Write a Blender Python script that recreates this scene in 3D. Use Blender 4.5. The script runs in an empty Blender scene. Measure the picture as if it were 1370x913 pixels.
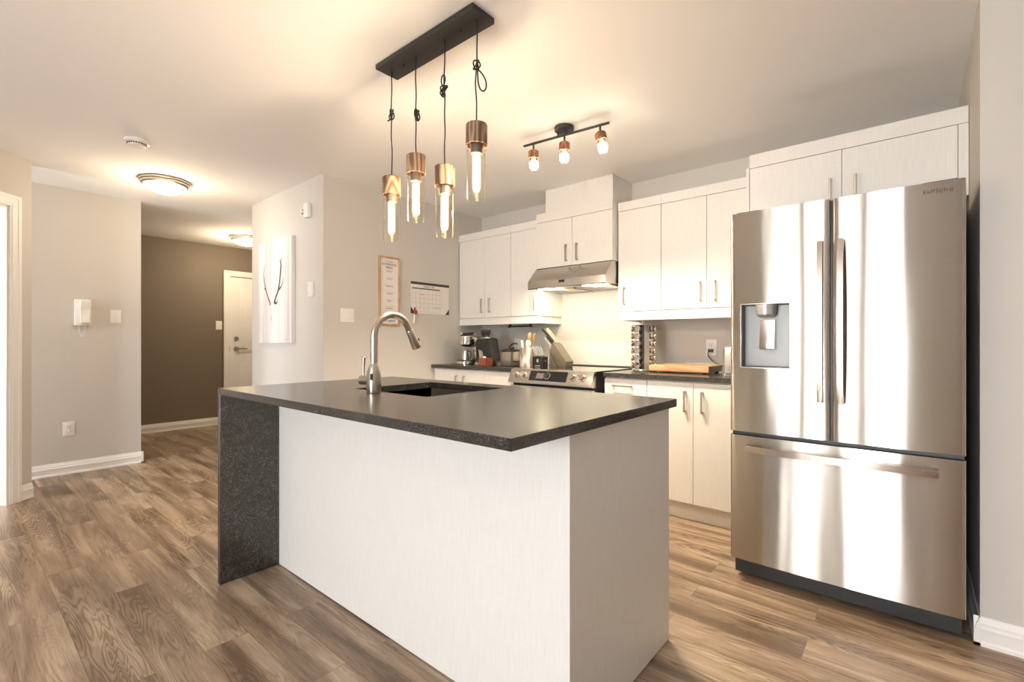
import bpy, bmesh, math, random
from mathutils import Vector, Matrix
random.seed(7)
PI = math.pi
S = bpy.context.scene
COL = S.collection

# ------------------------------------------------------------------ camera, world, light, exposure
cam_d = bpy.data.cameras.new('camera')
cam = bpy.data.objects.new('camera', cam_d)
COL.objects.link(cam)
cam.location = (0, 0, 1.133)
cam.rotation_euler = (PI / 2, 0, 0.7012)
cam_d.sensor_width = 36.0
cam_d.lens = 638.0 / 1370 * 36
cam_d.shift_y = 0.0004
cam_d.clip_start = 0.05
S.camera = cam

S.view_settings.view_transform = 'Standard'
S.view_settings.look = 'None'
S.view_settings.exposure = 0.97
S.view_settings.gamma = 1.0
S.view_settings.use_curve_mapping = False
cy = S.cycles
cy.max_bounces = 10
cy.diffuse_bounces = 6
cy.glossy_bounces = 5
cy.transmission_bounces = 8
cy.transparent_max_bounces = 12
cy.sample_clamp_indirect = 6.0
cy.caustics_reflective = False
cy.caustics_refractive = False
cy.use_denoising = True

W = bpy.data.worlds.new('sky')
S.world = W
W.use_nodes = True
wb = W.node_tree.nodes['Background']
wb.inputs[0].default_value = (0.96, 0.98, 1.0, 1)
wb.inputs[1].default_value = 22.0

def area(name, loc, rot, sx, sy, power, col, portal=False):
    d = bpy.data.lights.new(name, 'AREA')
    d.shape = 'RECTANGLE'; d.size = sx; d.size_y = sy
    d.energy = power; d.color = col
    if portal: d.cycles.is_portal = True
    o = bpy.data.objects.new(name, d); COL.objects.link(o)
    o.location = loc; o.rotation_euler = rot
    return o
# portals in the three window openings behind the camera (they only guide the sky light)
area('sky_portal_left', (-1.53, -4.1, 1.1), (PI / 2, 0, 0), .8, 2.1, 1, (1, 1, 1), True)
area('sky_portal_middle', (-.36, -4.1, 1.1), (PI / 2, 0, 0), .8, 2.1, 1, (1, 1, 1), True)
area('sky_portal_bedroom', (-5.0, -4.1, 1.35), (PI / 2, 0, 0), 1.4, 1.5, 1, (1, 1, 1), True)

# ------------------------------------------------------------------ materials
def new_mat(name):
    m = bpy.data.materials.new(name); m.use_nodes = True
    nt = m.node_tree
    return m, nt, nt.nodes['Principled BSDF']
def N(nt, t, **kw):
    n = nt.nodes.new(t)
    for k, v in kw.items():
        if k.startswith('_'): setattr(n, k[1:], v)
        else: n.inputs[k].default_value = v
    return n
def simple(name, col, rough=0.5, metal=0.0, spec=0.5, var=0.03, vscale=8.0, bump=0.0, bscale=200.0, stretch=(1, 1, 1), coat=0.0):
    m, nt, b = new_mat(name)
    tc = N(nt, 'ShaderNodeTexCoord'); mp = N(nt, 'ShaderNodeMapping')
    mp.inputs['Scale'].default_value = stretch
    nt.links.new(tc.outputs['Object'], mp.inputs[0])
    no = N(nt, 'ShaderNodeTexNoise', Scale=vscale, Detail=3.0)
    nt.links.new(mp.outputs[0], no.inputs['Vector'])
    mx = N(nt, 'ShaderNodeMix', _data_type='RGBA')
    mx.inputs[6].default_value = tuple(c * (1 - var) for c in col) + (1,)
    mx.inputs[7].default_value = tuple(min(1, c * (1 + var)) for c in col) + (1,)
    nt.links.new(no.outputs['Fac'], mx.inputs[0])
    nt.links.new(mx.outputs[2], b.inputs['Base Color'])
    b.inputs['Roughness'].default_value = rough
    b.inputs['Metallic'].default_value = metal
    b.inputs['Specular IOR Level'].default_value = spec
    b.inputs['Coat Weight'].default_value = coat
    if bump > 0:
        n2 = N(nt, 'ShaderNodeTexNoise', Scale=bscale, Detail=2.0)
        nt.links.new(mp.outputs[0], n2.inputs['Vector'])
        bp = N(nt, 'ShaderNodeBump', Strength=bump, Distance=0.002)
        nt.links.new(n2.outputs['Fac'], bp.inputs['Height'])
        nt.links.new(bp.outputs[0], b.inputs['Normal'])
    return m
def emis(name, col, strength):
    m, nt, b = new_mat(name)
    b.inputs['Base Color'].default_value = (0.9, 0.9, 0.88, 1)
    b.inputs['Emission Color'].default_value = tuple(col) + (1,)
    b.inputs['Emission Strength'].default_value = strength
    return m
def thin_glass(name, tint=(0.97, 0.96, 0.93), refl=0.08):
    m, nt, b = new_mat(name)
    nt.nodes.remove(b)
    out = nt.nodes['Material Output']
    tr = N(nt, 'ShaderNodeBsdfTransparent'); tr.inputs[0].default_value = tint + (1,)
    gl = N(nt, 'ShaderNodeBsdfGlossy', Roughness=0.03)
    fr = N(nt, 'ShaderNodeLayerWeight', Blend=0.12)
    ma = N(nt, 'ShaderNodeMath', _operation='MULTIPLY_ADD'); ma.inputs[1].default_value = 0.5; ma.inputs[2].default_value = refl * 0.3
    nt.links.new(fr.outputs['Fresnel'], ma.inputs[0])
    mi = N(nt, 'ShaderNodeMixShader')
    nt.links.new(ma.outputs[0], mi.inputs[0]); nt.links.new(tr.outputs[0], mi.inputs[1]); nt.links.new(gl.outputs[0], mi.inputs[2])
    nt.links.new(mi.outputs[0], out.inputs[0])
    return m
def steel(name, col=(0.62, 0.60, 0.57), rough=0.22, aniso=0.85, tangent=(1, 0, 0), scale=(6, 6, 900), wave=0.0):
    m, nt, b = new_mat(name)
    b.inputs['Metallic'].default_value = 1.0
    b.inputs['Roughness'].default_value = rough
    b.inputs['Anisotropic'].default_value = aniso
    cv = N(nt, 'ShaderNodeCombineXYZ')
    for i in range(3): cv.inputs[i].default_value = tangent[i]
    nt.links.new(cv.outputs[0], b.inputs['Tangent'])
    tc = N(nt, 'ShaderNodeTexCoord'); mp = N(nt, 'ShaderNodeMapping'); mp.inputs['Scale'].default_value = scale
    nt.links.new(tc.outputs['Object'], mp.inputs[0])
    no = N(nt, 'ShaderNodeTexNoise', Scale=1.0, Detail=4.0); nt.links.new(mp.outputs[0], no.inputs['Vector'])
    mx = N(nt, 'ShaderNodeMix', _data_type='RGBA')
    mx.inputs[6].default_value = tuple(c * .93 for c in col) + (1,); mx.inputs[7].default_value = tuple(min(1, c * 1.06) for c in col) + (1,)
    nt.links.new(no.outputs['Fac'], mx.inputs[0]); nt.links.new(mx.outputs[2], b.inputs['Base Color'])
    if wave > 0:
        m2 = N(nt, 'ShaderNodeMapping'); m2.inputs['Scale'].default_value = (7, 7, .55)
        nt.links.new(tc.outputs['Object'], m2.inputs[0])
        n2 = N(nt, 'ShaderNodeTexNoise', Scale=1.0, Detail=1.0); nt.links.new(m2.outputs[0], n2.inputs['Vector'])
        bp = N(nt, 'ShaderNodeBump', Strength=1.0, Distance=wave)
        nt.links.new(n2.outputs['Fac'], bp.inputs['Height']); nt.links.new(bp.outputs[0], b.inputs['Normal'])
    return m

def brushed(name, col, rough, aniso, wave):
    m, nt, b = new_mat(name); nt.nodes.remove(b)
    out = nt.nodes['Material Output']
    g = N(nt, 'ShaderNodeBsdfAnisotropic', _distribution='BECKMANN', Roughness=rough, Anisotropy=aniso)
    cv = N(nt, 'ShaderNodeCombineXYZ'); cv.inputs[0].default_value = 1
    nt.links.new(cv.outputs[0], g.inputs['Tangent'])
    tc = N(nt, 'ShaderNodeTexCoord'); mp = N(nt, 'ShaderNodeMapping'); mp.inputs['Scale'].default_value = (6, 6, 900)
    nt.links.new(tc.outputs['Object'], mp.inputs[0])
    no = N(nt, 'ShaderNodeTexNoise', Scale=1.0, Detail=4.0); nt.links.new(mp.outputs[0], no.inputs['Vector'])
    mx = N(nt, 'ShaderNodeMix', _data_type='RGBA')
    mx.inputs[6].default_value = tuple(c * .93 for c in col) + (1,); mx.inputs[7].default_value = tuple(min(1, c * 1.06) for c in col) + (1,)
    nt.links.new(no.outputs['Fac'], mx.inputs[0]); nt.links.new(mx.outputs[2], g.inputs['Color'])
    m2 = N(nt, 'ShaderNodeMapping'); m2.inputs['Scale'].default_value = (7, 7, .55)
    nt.links.new(tc.outputs['Object'], m2.inputs[0])
    n2 = N(nt, 'ShaderNodeTexNoise', Scale=1.0, Detail=1.0); nt.links.new(m2.outputs[0], n2.inputs['Vector'])
    bp = N(nt, 'ShaderNodeBump', Strength=1.0, Distance=wave)
    nt.links.new(n2.outputs['Fac'], bp.inputs['Height']); nt.links.new(bp.outputs[0], g.inputs['Normal'])
    nt.links.new(g.outputs[0], out.inputs[0])
    return m

M = {}
M['wall'] = simple('greige wall paint', (0.595, 0.565, 0.525), 0.7, var=0.012, vscale=3, bump=0.05, bscale=500)
M['taupe'] = simple('taupe accent wall paint', (0.19, 0.155, 0.115), 0.6, var=0.02, vscale=3, bump=0.05, bscale=500)
M['ceiling'] = simple('white ceiling paint', (0.91, 0.905, 0.90), 0.8, var=0.012, vscale=1.5, bump=0.05, bscale=400)
M['trim'] = simple('white trim paint', (0.86, 0.85, 0.83), 0.35, var=0.01)
M['plastic'] = simple('white plastic', (0.84, 0.82, 0.78), 0.35, var=0.01)
M['slot'] = simple('dark outlet slots', (0.12, 0.11, 0.10), 0.5)
M['black'] = simple('matte black metal', (0.018, 0.017, 0.016), 0.45, var=0.1, bump=0.1, bscale=300)
M['cord'] = simple('black braided cord', (0.012, 0.011, 0.010), 0.7, var=0.2, vscale=600)
M['rubber'] = simple('black plastic', (0.02, 0.02, 0.02), 0.4, var=0.1)
M['fridgeside'] = simple('black appliance side', (0.012, 0.012, 0.013), 0.5, var=0.1)
M['nickel'] = simple('brushed nickel', (0.52, 0.47, 0.41), 0.3, metal=1.0, var=0.06, vscale=300)
M['chrome'] = simple('polished chrome', (0.75, 0.73, 0.70), 0.1, metal=1.0, var=0.02)
M['darkglass'] = simple('black glass', (0.008, 0.008, 0.009), 0.06, var=0.1, spec=0.6)
M['cooktop'] = simple('black ceramic cooktop', (0.012, 0.012, 0.012), 0.07, spec=1.0, var=0.1, coat=0.6)
M['glass'] = thin_glass('clear thin glass')
def mk_bulbglow():
    m, nt, b = new_mat('glowing bulb glass'); nt.nodes.remove(b)
    out = nt.nodes['Material Output']
    tr = N(nt, 'ShaderNodeBsdfTransparent')
    em = N(nt, 'ShaderNodeEmission', Color=(1, .70, .36, 1), Strength=3.2)
    mi = N(nt, 'ShaderNodeMixShader'); mi.inputs[0].default_value = .22
    nt.links.new(tr.outputs[0], mi.inputs[1]); nt.links.new(em.outputs[0], mi.inputs[2]); nt.links.new(mi.outputs[0], out.inputs[0])
    return m
M['bulbglow'] = mk_bulbglow()
M['windowglass'] = thin_glass('window glass', (0.98, 0.99, 1.0), 0.05)
M['filament'] = emis('glowing filament', (1.0, 0.60, 0.22), 34)
M['bulbcore'] = emis('warm glowing bulb', (1.0, 0.66, 0.30), 1.0)
M['led'] = emis('white led lens', (1.0, 0.86, 0.66), 32)
M['dome'] = emis('lit alabaster glass bowl', (1.0, 0.83, 0.60), 2.2)
M['hoodlamp'] = emis('warm hood lamp lens', (1.0, 0.86, 0.55), 14)
M['paper'] = simple('white paper', (0.80, 0.76, 0.73), 0.7, var=0.01)
M['ink'] = simple('dark print', (0.05, 0.045, 0.04), 0.6)
M['ruleline'] = simple('pale grey print', (0.48, 0.42, 0.40), 0.6)
M['engraved'] = simple('dark engraved lettering', (0.10, 0.085, 0.065), 0.4, metal=0.6)
M['burgundy'] = simple('red marker plastic', (0.35, 0.03, 0.05), 0.4)
M['copper'] = simple('red brown lacquered metal', (0.33, 0.105, 0.065), 0.25, metal=0.5, var=0.06)
M['coppershine'] = simple('pink copper', (0.75, 0.42, 0.34), 0.2, metal=0.8)
M['greyplastic'] = simple('satin grey plastic', (0.36, 0.35, 0.34), 0.35)
M['linergrey'] = simple('satin grey dispenser liner', (0.30, 0.30, 0.29), 0.35, metal=.2)
M['socketgrey'] = simple('bronze grey socket', (0.17, 0.14, 0.115), 0.4, metal=.3)
M['silverpaint'] = simple('satin silver', (0.60, 0.60, 0.59), 0.28, metal=0.7)
M['knifeblock'] = simple('taupe stained knife block', (0.135, 0.11, 0.08), 0.4, var=0.1, vscale=20, stretch=(1, 1, 6))
M['whitewood'] = simple('pale kitchen utensil', (0.72, 0.66, 0.56), 0.5, var=0.05)
M['lightwood'] = simple('olive wood utensil', (0.48, 0.29, 0.13), 0.45, var=0.25, vscale=40, stretch=(1, 1, .3))
M['spice'] = simple('ground spice', (0.20, 0.11, 0.05), 0.6, var=0.4, vscale=60)
M['antler'] = simple('printed antler brown', (0.10, 0.065, 0.045), 0.6, var=0.3, vscale=60)
M['fridge'] = brushed('brushed stainless fridge', (0.50, 0.465, 0.42), 0.25, 0.80, 0.003)
M['steelh'] = steel('brushed stainless trim', (0.58, 0.54, 0.49), 0.26, 0.5)
M['handle'] = steel('dark stainless handle', (0.50, 0.43, 0.38), 0.2, 0.3, (0, 0, 1), (900, 900, 6))
M['sink'] = steel('stainless sink', (0.60, 0.56, 0.51), 0.30, 0.3)
M['cleartray'] = thin_glass('clear acrylic', (0.86, 0.85, 0.84), 0.3)

def mk_cabinet():
    m, nt, b = new_mat('white linen laminate')
    tc = N(nt, 'ShaderNodeTexCoord')
    mp = N(nt, 'ShaderNodeMapping'); mp.inputs['Scale'].default_value = (260, 260, 9)
    nt.links.new(tc.outputs['Object'], mp.inputs[0])
    no = N(nt, 'ShaderNodeTexNoise', Scale=1.0, Detail=3.0); nt.links.new(mp.outputs[0], no.inputs['Vector'])
    mp2 = N(nt, 'ShaderNodeMapping'); mp2.inputs['Scale'].default_value = (14, 14, 300)
    nt.links.new(tc.outputs['Object'], mp2.inputs[0])
    n2 = N(nt, 'ShaderNodeTexNoise', Scale=1.0, Detail=2.0); nt.links.new(mp2.outputs[0], n2.inputs['Vector'])
    ad = N(nt, 'ShaderNodeMath', _operation='MULTIPLY_ADD'); ad.inputs[1].default_value = 0.35
    nt.links.new(n2.outputs['Fac'], ad.inputs[0]); nt.links.new(no.outputs['Fac'], ad.inputs[2])
    cr = N(nt, 'ShaderNodeValToRGB')
    cr.color_ramp.elements[0].position = 0.42; cr.color_ramp.elements[0].color = (0.735, 0.712, 0.675, 1)
    cr.color_ramp.elements[1].position = 0.92; cr.color_ramp.elements[1].color = (0.80, 0.785, 0.755, 1)
    nt.links.new(ad.outputs[0], cr.inputs[0]); nt.links.new(cr.outputs[0], b.inputs['Base Color'])
    b.inputs['Roughness'].default_value = 0.38
    bp = N(nt, 'ShaderNodeBump', Strength=0.12, Distance=0.001)
    nt.links.new(ad.outputs[0], bp.inputs['Height']); nt.links.new(bp.outputs[0], b.inputs['Normal'])
    return m
M['cab'] = mk_cabinet()

def mk_counter():
    m, nt, b = new_mat('leathered charcoal granite')
    tc = N(nt, 'ShaderNodeTexCoord')
    v = N(nt, 'ShaderNodeTexNoise', Scale=210.0, Detail=3.0, Roughness=0.75); nt.links.new(tc.outputs['Object'], v.inputs['Vector'])
    v2 = N(nt, 'ShaderNodeTexNoise', Scale=30.0, Detail=4.0, Roughness=0.7); nt.links.new(tc.outputs['Object'], v2.inputs['Vector'])
    cr = N(nt, 'ShaderNodeValToRGB')
    cr.color_ramp.elements[0].position = 0.40; cr.color_ramp.elements[0].color = (0.011, 0.0105, 0.010, 1)
    cr.color_ramp.elements[1].position = 0.68; cr.color_ramp.elements[1].color = (0.14, 0.137, 0.132, 1)
    e = cr.color_ramp.elements.new(0.52); e.color = (0.030, 0.0285, 0.0265, 1)
    e = cr.color_ramp.elements.new(0.60); e.color = (0.055, 0.053, 0.050, 1)
    ma = N(nt, 'ShaderNodeMath', _operation='MULTIPLY_ADD'); ma.inputs[1].default_value = 0.25; ma.inputs[2].default_value = -0.125
    nt.links.new(v2.outputs['Fac'], ma.inputs[0])
    ad = N(nt, 'ShaderNodeMath', _operation='ADD'); nt.links.new(ma.outputs[0], ad.inputs[0]); nt.links.new(v.outputs['Fac'], ad.inputs[1])
    nt.links.new(ad.outputs[0], cr.inputs[0]); nt.links.new(cr.outputs[0], b.inputs['Base Color'])
    b.inputs['Roughness'].default_value = 0.21
    b.inputs['Specular IOR Level'].default_value = 0.75
    b.inputs['Specular Tint'].default_value = (1.0, .91, .79, 1)
    return m
M['granite'] = mk_counter()

def mk_floor():
    m, nt, b = new_mat('greige oak vinyl planks')
    tc = N(nt, 'ShaderNodeTexCoord')
    L = nt.links.new
    br = N(nt, 'ShaderNodeTexBrick', Scale=1.0)
    br.offset = 0.37; br.offset_frequency = 2; br.squash = 1.0
    br.inputs['Color1'].default_value = (0, 0, 0, 1); br.inputs['Color2'].default_value = (1, 1, 1, 1)
    br.inputs['Mortar'].default_value = (0.5, 0.5, 0.5, 1)
    br.inputs['Mortar Size'].default_value = 0.0010
    br.inputs['Mortar Smooth'].default_value = 0.3
    br.inputs['Bias'].default_value = 0.0
    br.inputs['Brick Width'].default_value = 1.22
    br.inputs['Row Height'].default_value = 0.150
    mo = N(nt, 'ShaderNodeMapping'); mo.inputs['Location'].default_value = (0.31, -0.007, 0)
    L(tc.outputs['Object'], mo.inputs[0]); L(mo.outputs[0], br.inputs['Vector'])
    # per-plank random shift of the grain
    sep = N(nt, 'ShaderNodeSeparateColor'); L(br.outputs['Color'], sep.inputs[0])
    mul = N(nt, 'ShaderNodeMath', _operation='MULTIPLY'); mul.inputs[1].default_value = 37.0; L(sep.outputs[0], mul.inputs[0])
    cx = N(nt, 'ShaderNodeCombineXYZ'); L(mul.outputs[0], cx.inputs[0]); L(mul.outputs[0], cx.inputs[2])
    va = N(nt, 'ShaderNodeVectorMath', _operation='ADD'); L(tc.outputs['Object'], va.inputs[0]); L(cx.outputs[0], va.inputs[1])
    def stretched(sx, sy, scale, det, dist=0.0, rough=0.55):
        mp = N(nt, 'ShaderNodeMapping'); mp.inputs['Scale'].default_value = (sx, sy, 1)
        L(va.outputs[0], mp.inputs[0])
        n = N(nt, 'ShaderNodeTexNoise', Scale=scale, Detail=det, Distortion=dist, Roughness=rough); L(mp.outputs[0], n.inputs['Vector'])
        return n
    broad = stretched(0.75, 8.5, 1.0, 4.0, 1.1)
    patch = stretched(1.3, 4.0, 1.0, 2.0, 0.5)
    fine = stretched(7, 150, 1.0, 5.0, 0.3, 0.75)
    mask = stretched(1.1, 3.5, 1.3, 1.0, 0.0)
    cath = stretched(0.9, 8.5, 1.0, 2.0, 0.35)
    # cathedral rings: contour lines of a slow stretched noise
    k = N(nt, 'ShaderNodeMath', _operation='MULTIPLY'); k.inputs[1].default_value = 190.0; L(cath.outputs['Fac'], k.inputs[0])
    fo = N(nt, 'ShaderNodeMath', _operation='MULTIPLY_ADD'); fo.inputs[1].default_value = 3.0; L(fine.outputs['Fac'], fo.inputs[0]); L(k.outputs[0], fo.inputs[2])
    si = N(nt, 'ShaderNodeMath', _operation='SINE'); L(fo.outputs[0], si.inputs[0])
    ring = N(nt, 'ShaderNodeMapRange'); ring.inputs[1].default_value = -1; ring.inputs[2].default_value = 1; ring.inputs[3].default_value = 0; ring.inputs[4].default_value = 1
    L(si.outputs[0], ring.inputs[0])
    pw = N(nt, 'ShaderNodeMath', _operation='POWER'); pw.inputs[1].default_value = 2.2; L(ring.outputs[0], pw.inputs[0])
    mk_ = N(nt, 'ShaderNodeMapRange'); mk_.inputs[1].default_value = .42; mk_.inputs[2].default_value = .60; L(mask.outputs['Fac'], mk_.inputs[0])
    rm = N(nt, 'ShaderNodeMath', _operation='MULTIPLY'); L(pw.outputs[0], rm.inputs[0]); L(mk_.outputs[0], rm.inputs[1])
    ramp = N(nt, 'ShaderNodeValToRGB')
    els = ramp.color_ramp.elements
    els[0].position = 0.30; els[0].color = (0.140, 0.090, 0.056, 1)
    els[1].position = 0.72; els[1].color = (0.56, 0.435, 0.315, 1)
    e = els.new(0.50); e.color = (0.315, 0.222, 0.148, 1)
    # tone value = broad*0.75 + patch*.25 + plank offset + fine
    def mad(a, mulv, c):
        n = N(nt, 'ShaderNodeMath', _operation='MULTIPLY_ADD'); n.inputs[1].default_value = mulv
        L(a, n.inputs[0])
        if isinstance(c, float): n.inputs[2].default_value = c
        else: L(c, n.inputs[2])
        return n.outputs[0]
    t = mad(broad.outputs['Fac'], 0.85, -0.05)
    t = mad(patch.outputs['Fac'], 0.38, t); t = mad(sep.outputs[0], 0.09, t)
    t = mad(fine.outputs['Fac'], 0.42, t)
    t = mad(rm.outputs[0], -0.17, t)
    sub = N(nt, 'ShaderNodeMath', _operation='SUBTRACT'); sub.inputs[1].default_value = 0.335; L(t, sub.inputs[0])
    L(sub.outputs[0], ramp.inputs[0])
    dk = N(nt, 'ShaderNodeMix', _data_type='RGBA'); dk.blend_type = 'MULTIPLY'
    L(br.outputs['Fac'], dk.inputs[0]); L(ramp.outputs[0], dk.inputs[6]); dk.inputs[7].default_value = (0.72, 0.68, 0.64, 1)
    L(dk.outputs[2], b.inputs['Base Color'])
    b.inputs['Roughness'].default_value = 0.36
    b.inputs['Specular IOR Level'].default_value = 0.4
    bh = mad(fine.outputs['Fac'], 0.6, ring.outputs[0])
    bp = N(nt, 'ShaderNodeBump', Strength=0.12, Distance=0.001); L(bh, bp.inputs['Height']); L(bp.outputs[0], b.inputs['Normal'])
    return m
M['floor'] = mk_floor()

def mk_wood(name, c0, c1, rough, sc, ring, stretch):
    m, nt, b = new_mat(name)
    tc = N(nt, 'ShaderNodeTexCoord'); mp = N(nt, 'ShaderNodeMapping'); mp.inputs['Scale'].default_value = stretch
    nt.links.new(tc.outputs['Object'], mp.inputs[0])
    no = N(nt, 'ShaderNodeTexNoise', Scale=sc, Detail=1.5, Distortion=0.4); nt.links.new(mp.outputs[0], no.inputs['Vector'])
    mu = N(nt, 'ShaderNodeMath', _operation='MULTIPLY'); mu.inputs[1].default_value = ring; nt.links.new(no.outputs['Fac'], mu.inputs[0])
    si = N(nt, 'ShaderNodeMath', _operation='SINE'); nt.links.new(mu.outputs[0], si.inputs[0])
    mr = N(nt, 'ShaderNodeMapRange'); mr.inputs[1].default_value = -1; mr.inputs[2].default_value = 1; nt.links.new(si.outputs[0], mr.inputs[0])
    mx = N(nt, 'ShaderNodeMix', _data_type='RGBA'); mx.inputs[6].default_value = c0 + (1,); mx.inputs[7].default_value = c1 + (1,)
    nt.links.new(mr.outputs[0], mx.inputs[0]); nt.links.new(mx.outputs[2], b.inputs['Base Color'])
    b.inputs['Roughness'].default_value = rough
    return m
M['walnut'] = mk_wood('striped walnut', (0.11, 0.055, 0.03), (0.36, 0.235, 0.145), 0.45, 9, 75, (1, 1, .22))
M['walnut2'] = mk_wood('dark walnut', (0.12, 0.045, 0.02), (0.30, 0.13, 0.06), 0.45, 10, 50, (1, 1, .3))
M['board'] = mk_wood('end grain maple', (0.40, 0.215, 0.10), (0.54, 0.32, 0.165), 0.4, 5, 28, (.5, 4, 4))
M['framewood'] = mk_wood('light oak frame', (0.42, 0.25, 0.13), (0.55, 0.36, 0.20), 0.4, 10, 30, (1, 1, .3))
M['marble'] = mk_wood('veined stoneware', (0.66, 0.63, 0.59), (0.26, 0.19, 0.14), 0.35, 9, 20, (1, 1, .45))
def mk_canvas():
    m, nt, b = new_mat('printed whitewashed boards')
    tc = N(nt, 'ShaderNodeTexCoord')
    mp = N(nt, 'ShaderNodeMapping'); mp.inputs['Scale'].default_value = (9, 9, .5)
    nt.links.new(tc.outputs['Object'], mp.inputs[0])
    no = N(nt, 'ShaderNodeTexNoise', Scale=1.0, Detail=3.0); nt.links.new(mp.outputs[0], no.inputs['Vector'])
    cr = N(nt, 'ShaderNodeValToRGB')
    cr.color_ramp.elements[0].position = 0.38; cr.color_ramp.elements[0].color = (0.60, 0.545, 0.53, 1)
    cr.color_ramp.elements[1].position = 0.55; cr.color_ramp.elements[1].color = (0.76, 0.74, 0.73, 1)
    nt.links.new(no.outputs['Fac'], cr.inputs[0]); nt.links.new(cr.outputs[0], b.inputs['Base Color'])
    b.inputs['Roughness'].default_value = 0.6
    return m
M['canvas'] = mk_canvas()

# ------------------------------------------------------------------ mesh builder (world coordinates; origin set at build)
class MB:
    def __init__(s): s.bm = bmesh.new()
    def _add(s, verts, faces, mi=0):
        vs = [s.bm.verts.new(v) for v in verts]
        out = []
        for f in faces:
            try:
                fc = s.bm.faces.new([vs[i] for i in f]); fc.material_index = mi; out.append(fc)
            except ValueError: pass
        return vs, out
    def box(s, x0, x1, y0, y1, z0, z1, bev=0.0, mi=0, seg=2, mat=None):
        v = [(x0, y0, z0), (x1, y0, z0), (x1, y1, z0), (x0, y1, z0), (x0, y0, z1), (x1, y0, z1), (x1, y1, z1), (x0, y1, z1)]
        f = [(0, 3, 2, 1), (4, 5, 6, 7), (0, 1, 5, 4), (1, 2, 6, 5), (2, 3, 7, 6), (3, 0, 4, 7)]
        vs, fs = s._add(v, f, mi)
        if mat is not None:
            for q in vs: q.co = mat @ q.co
        if bev > 0:
            es = {e for q in fs for e in q.edges}
            r = bmesh.ops.bevel(s.bm, geom=list(es), offset=bev, segments=seg, affect='EDGES', profile=0.6)
            for q in r['faces']: q.material_index = mi
        return s
    def prism(s, poly, axis, a0, a1, mi=0, bev=0.0, mat=None):
        """poly: 2D points; axis 'x' -> (y,z), 'y' -> (x,z), 'z' -> (x,y)"""
        def P(p, a):
            return {'x': (a, p[0], p[1]), 'y': (p[0], a, p[1]), 'z': (p[0], p[1], a)}[axis]
        n = len(poly)
        v = [P(p, a0) for p in poly] + [P(p, a1) for p in poly]
        f = [tuple(range(n))[::-1], tuple(range(n, 2 * n))] + [(i, (i + 1) % n, n + (i + 1) % n, n + i) for i in range(n)]
        vs, fs = s._add(v, f, mi)
        if mat is not None:
            for q in vs: q.co = mat @ q.co
        if bev > 0:
            es = {e for q in fs[:2] for e in q.edges}
            r = bmesh.ops.bevel(s.bm, geom=list(es), offset=bev, segments=2, affect='EDGES', profile=0.6)
        return s
    def cyl(s, p0, p1, r0, r1=None, seg=20, mi=0, caps=True):
        r1 = r0 if r1 is None else r1
        return s.rings([(p0, r0), (p1, r1)], seg, mi, caps)
    def rings(s, pr, seg=20, mi=0, caps=True):
        """list of (point, radius): straight or bent tube with parallel-transport frame"""
        pts = [Vector(p) for p, r in pr]
        n = len(pts)
        T = []
        for i in range(n):
            a = pts[max(0, i - 1)]; b = pts[min(n - 1, i + 1)]
            t = (b - a)
            T.append(t.normalized() if t.length > 1e-9 else Vector((0, 0, 1)))
        up = Vector((0, 0, 1)) if abs(T[0].z) < 0.9 else Vector((1, 0, 0))
        u = (up - T[0] * up.dot(T[0])).normalized()
        rows = []
        for i in range(n):
            u = (u - T[i] * u.dot(T[i])).normalized()
            w = T[i].cross(u)
            r = pr[i][1]
            rows.append([s.bm.verts.new(pts[i] + (u * math.cos(2 * PI * k / seg) + w * math.sin(2 * PI * k / seg)) * r) for k in range(seg)])
        for i in range(n - 1):
            for k in range(seg):
                f = s.bm.faces.new([rows[i][k], rows[i][(k + 1) % seg], rows[i + 1][(k + 1) % seg], rows[i + 1][k]]); f.material_index = mi
        if caps:
            f = s.bm.faces.new(rows[0][::-1]); f.material_index = mi
            f = s.bm.faces.new(rows[-1]); f.material_index = mi
        return s
    def tube(s, pts, r, seg=10, mi=0):
        return s.rings([(p, r) for p in pts], seg, mi)
    def lathe(s, prof, c, seg=32, mi=0, close=False, rot=None):
        """prof: list (radius, z) about the vertical through c"""
        c = Vector(c)
        rows = []
        for r, z in prof:
            if r < 1e-6:
                p = Vector((0, 0, z)); p = rot @ p if rot else p
                rows.append([s.bm.verts.new(c + p)])
            else:
                row = []
                for k in range(seg):
                    p = Vector((r * math.cos(2 * PI * k / seg), r * math.sin(2 * PI * k / seg), z))
                    p = rot @ p if rot else p
                    row.append(s.bm.verts.new(c + p))
                rows.append(row)
        for i in range(len(rows) - 1):
            A, B = rows[i], rows[i + 1]
            for k in range(seg):
                if len(A) == 1 and len(B) == 1: continue
                if len(A) == 1: vs = [A[0], B[(k + 1) % seg], B[k]]
                elif len(B) == 1: vs = [A[k], A[(k + 1) % seg], B[0]]
                else: vs = [A[k], A[(k + 1) % seg], B[(k + 1) % seg], B[k]]
                f = s.bm.faces.new(vs); f.material_index = mi
        return s
    def sphere(s, c, rx, ry=None, rz=None, mi=0, seg=20):
        ry = ry or rx; rz = rz or rx
        r = bmesh.ops.create_uvsphere(s.bm, u_segments=seg, v_segments=seg // 2, radius=1.0)
        for v in r['verts']:
            v.co = Vector((v.co.x * rx + c[0], v.co.y * ry + c[1], v.co.z * rz + c[2]))
            for f in v.link_faces: f.material_index = mi
        return s
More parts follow.
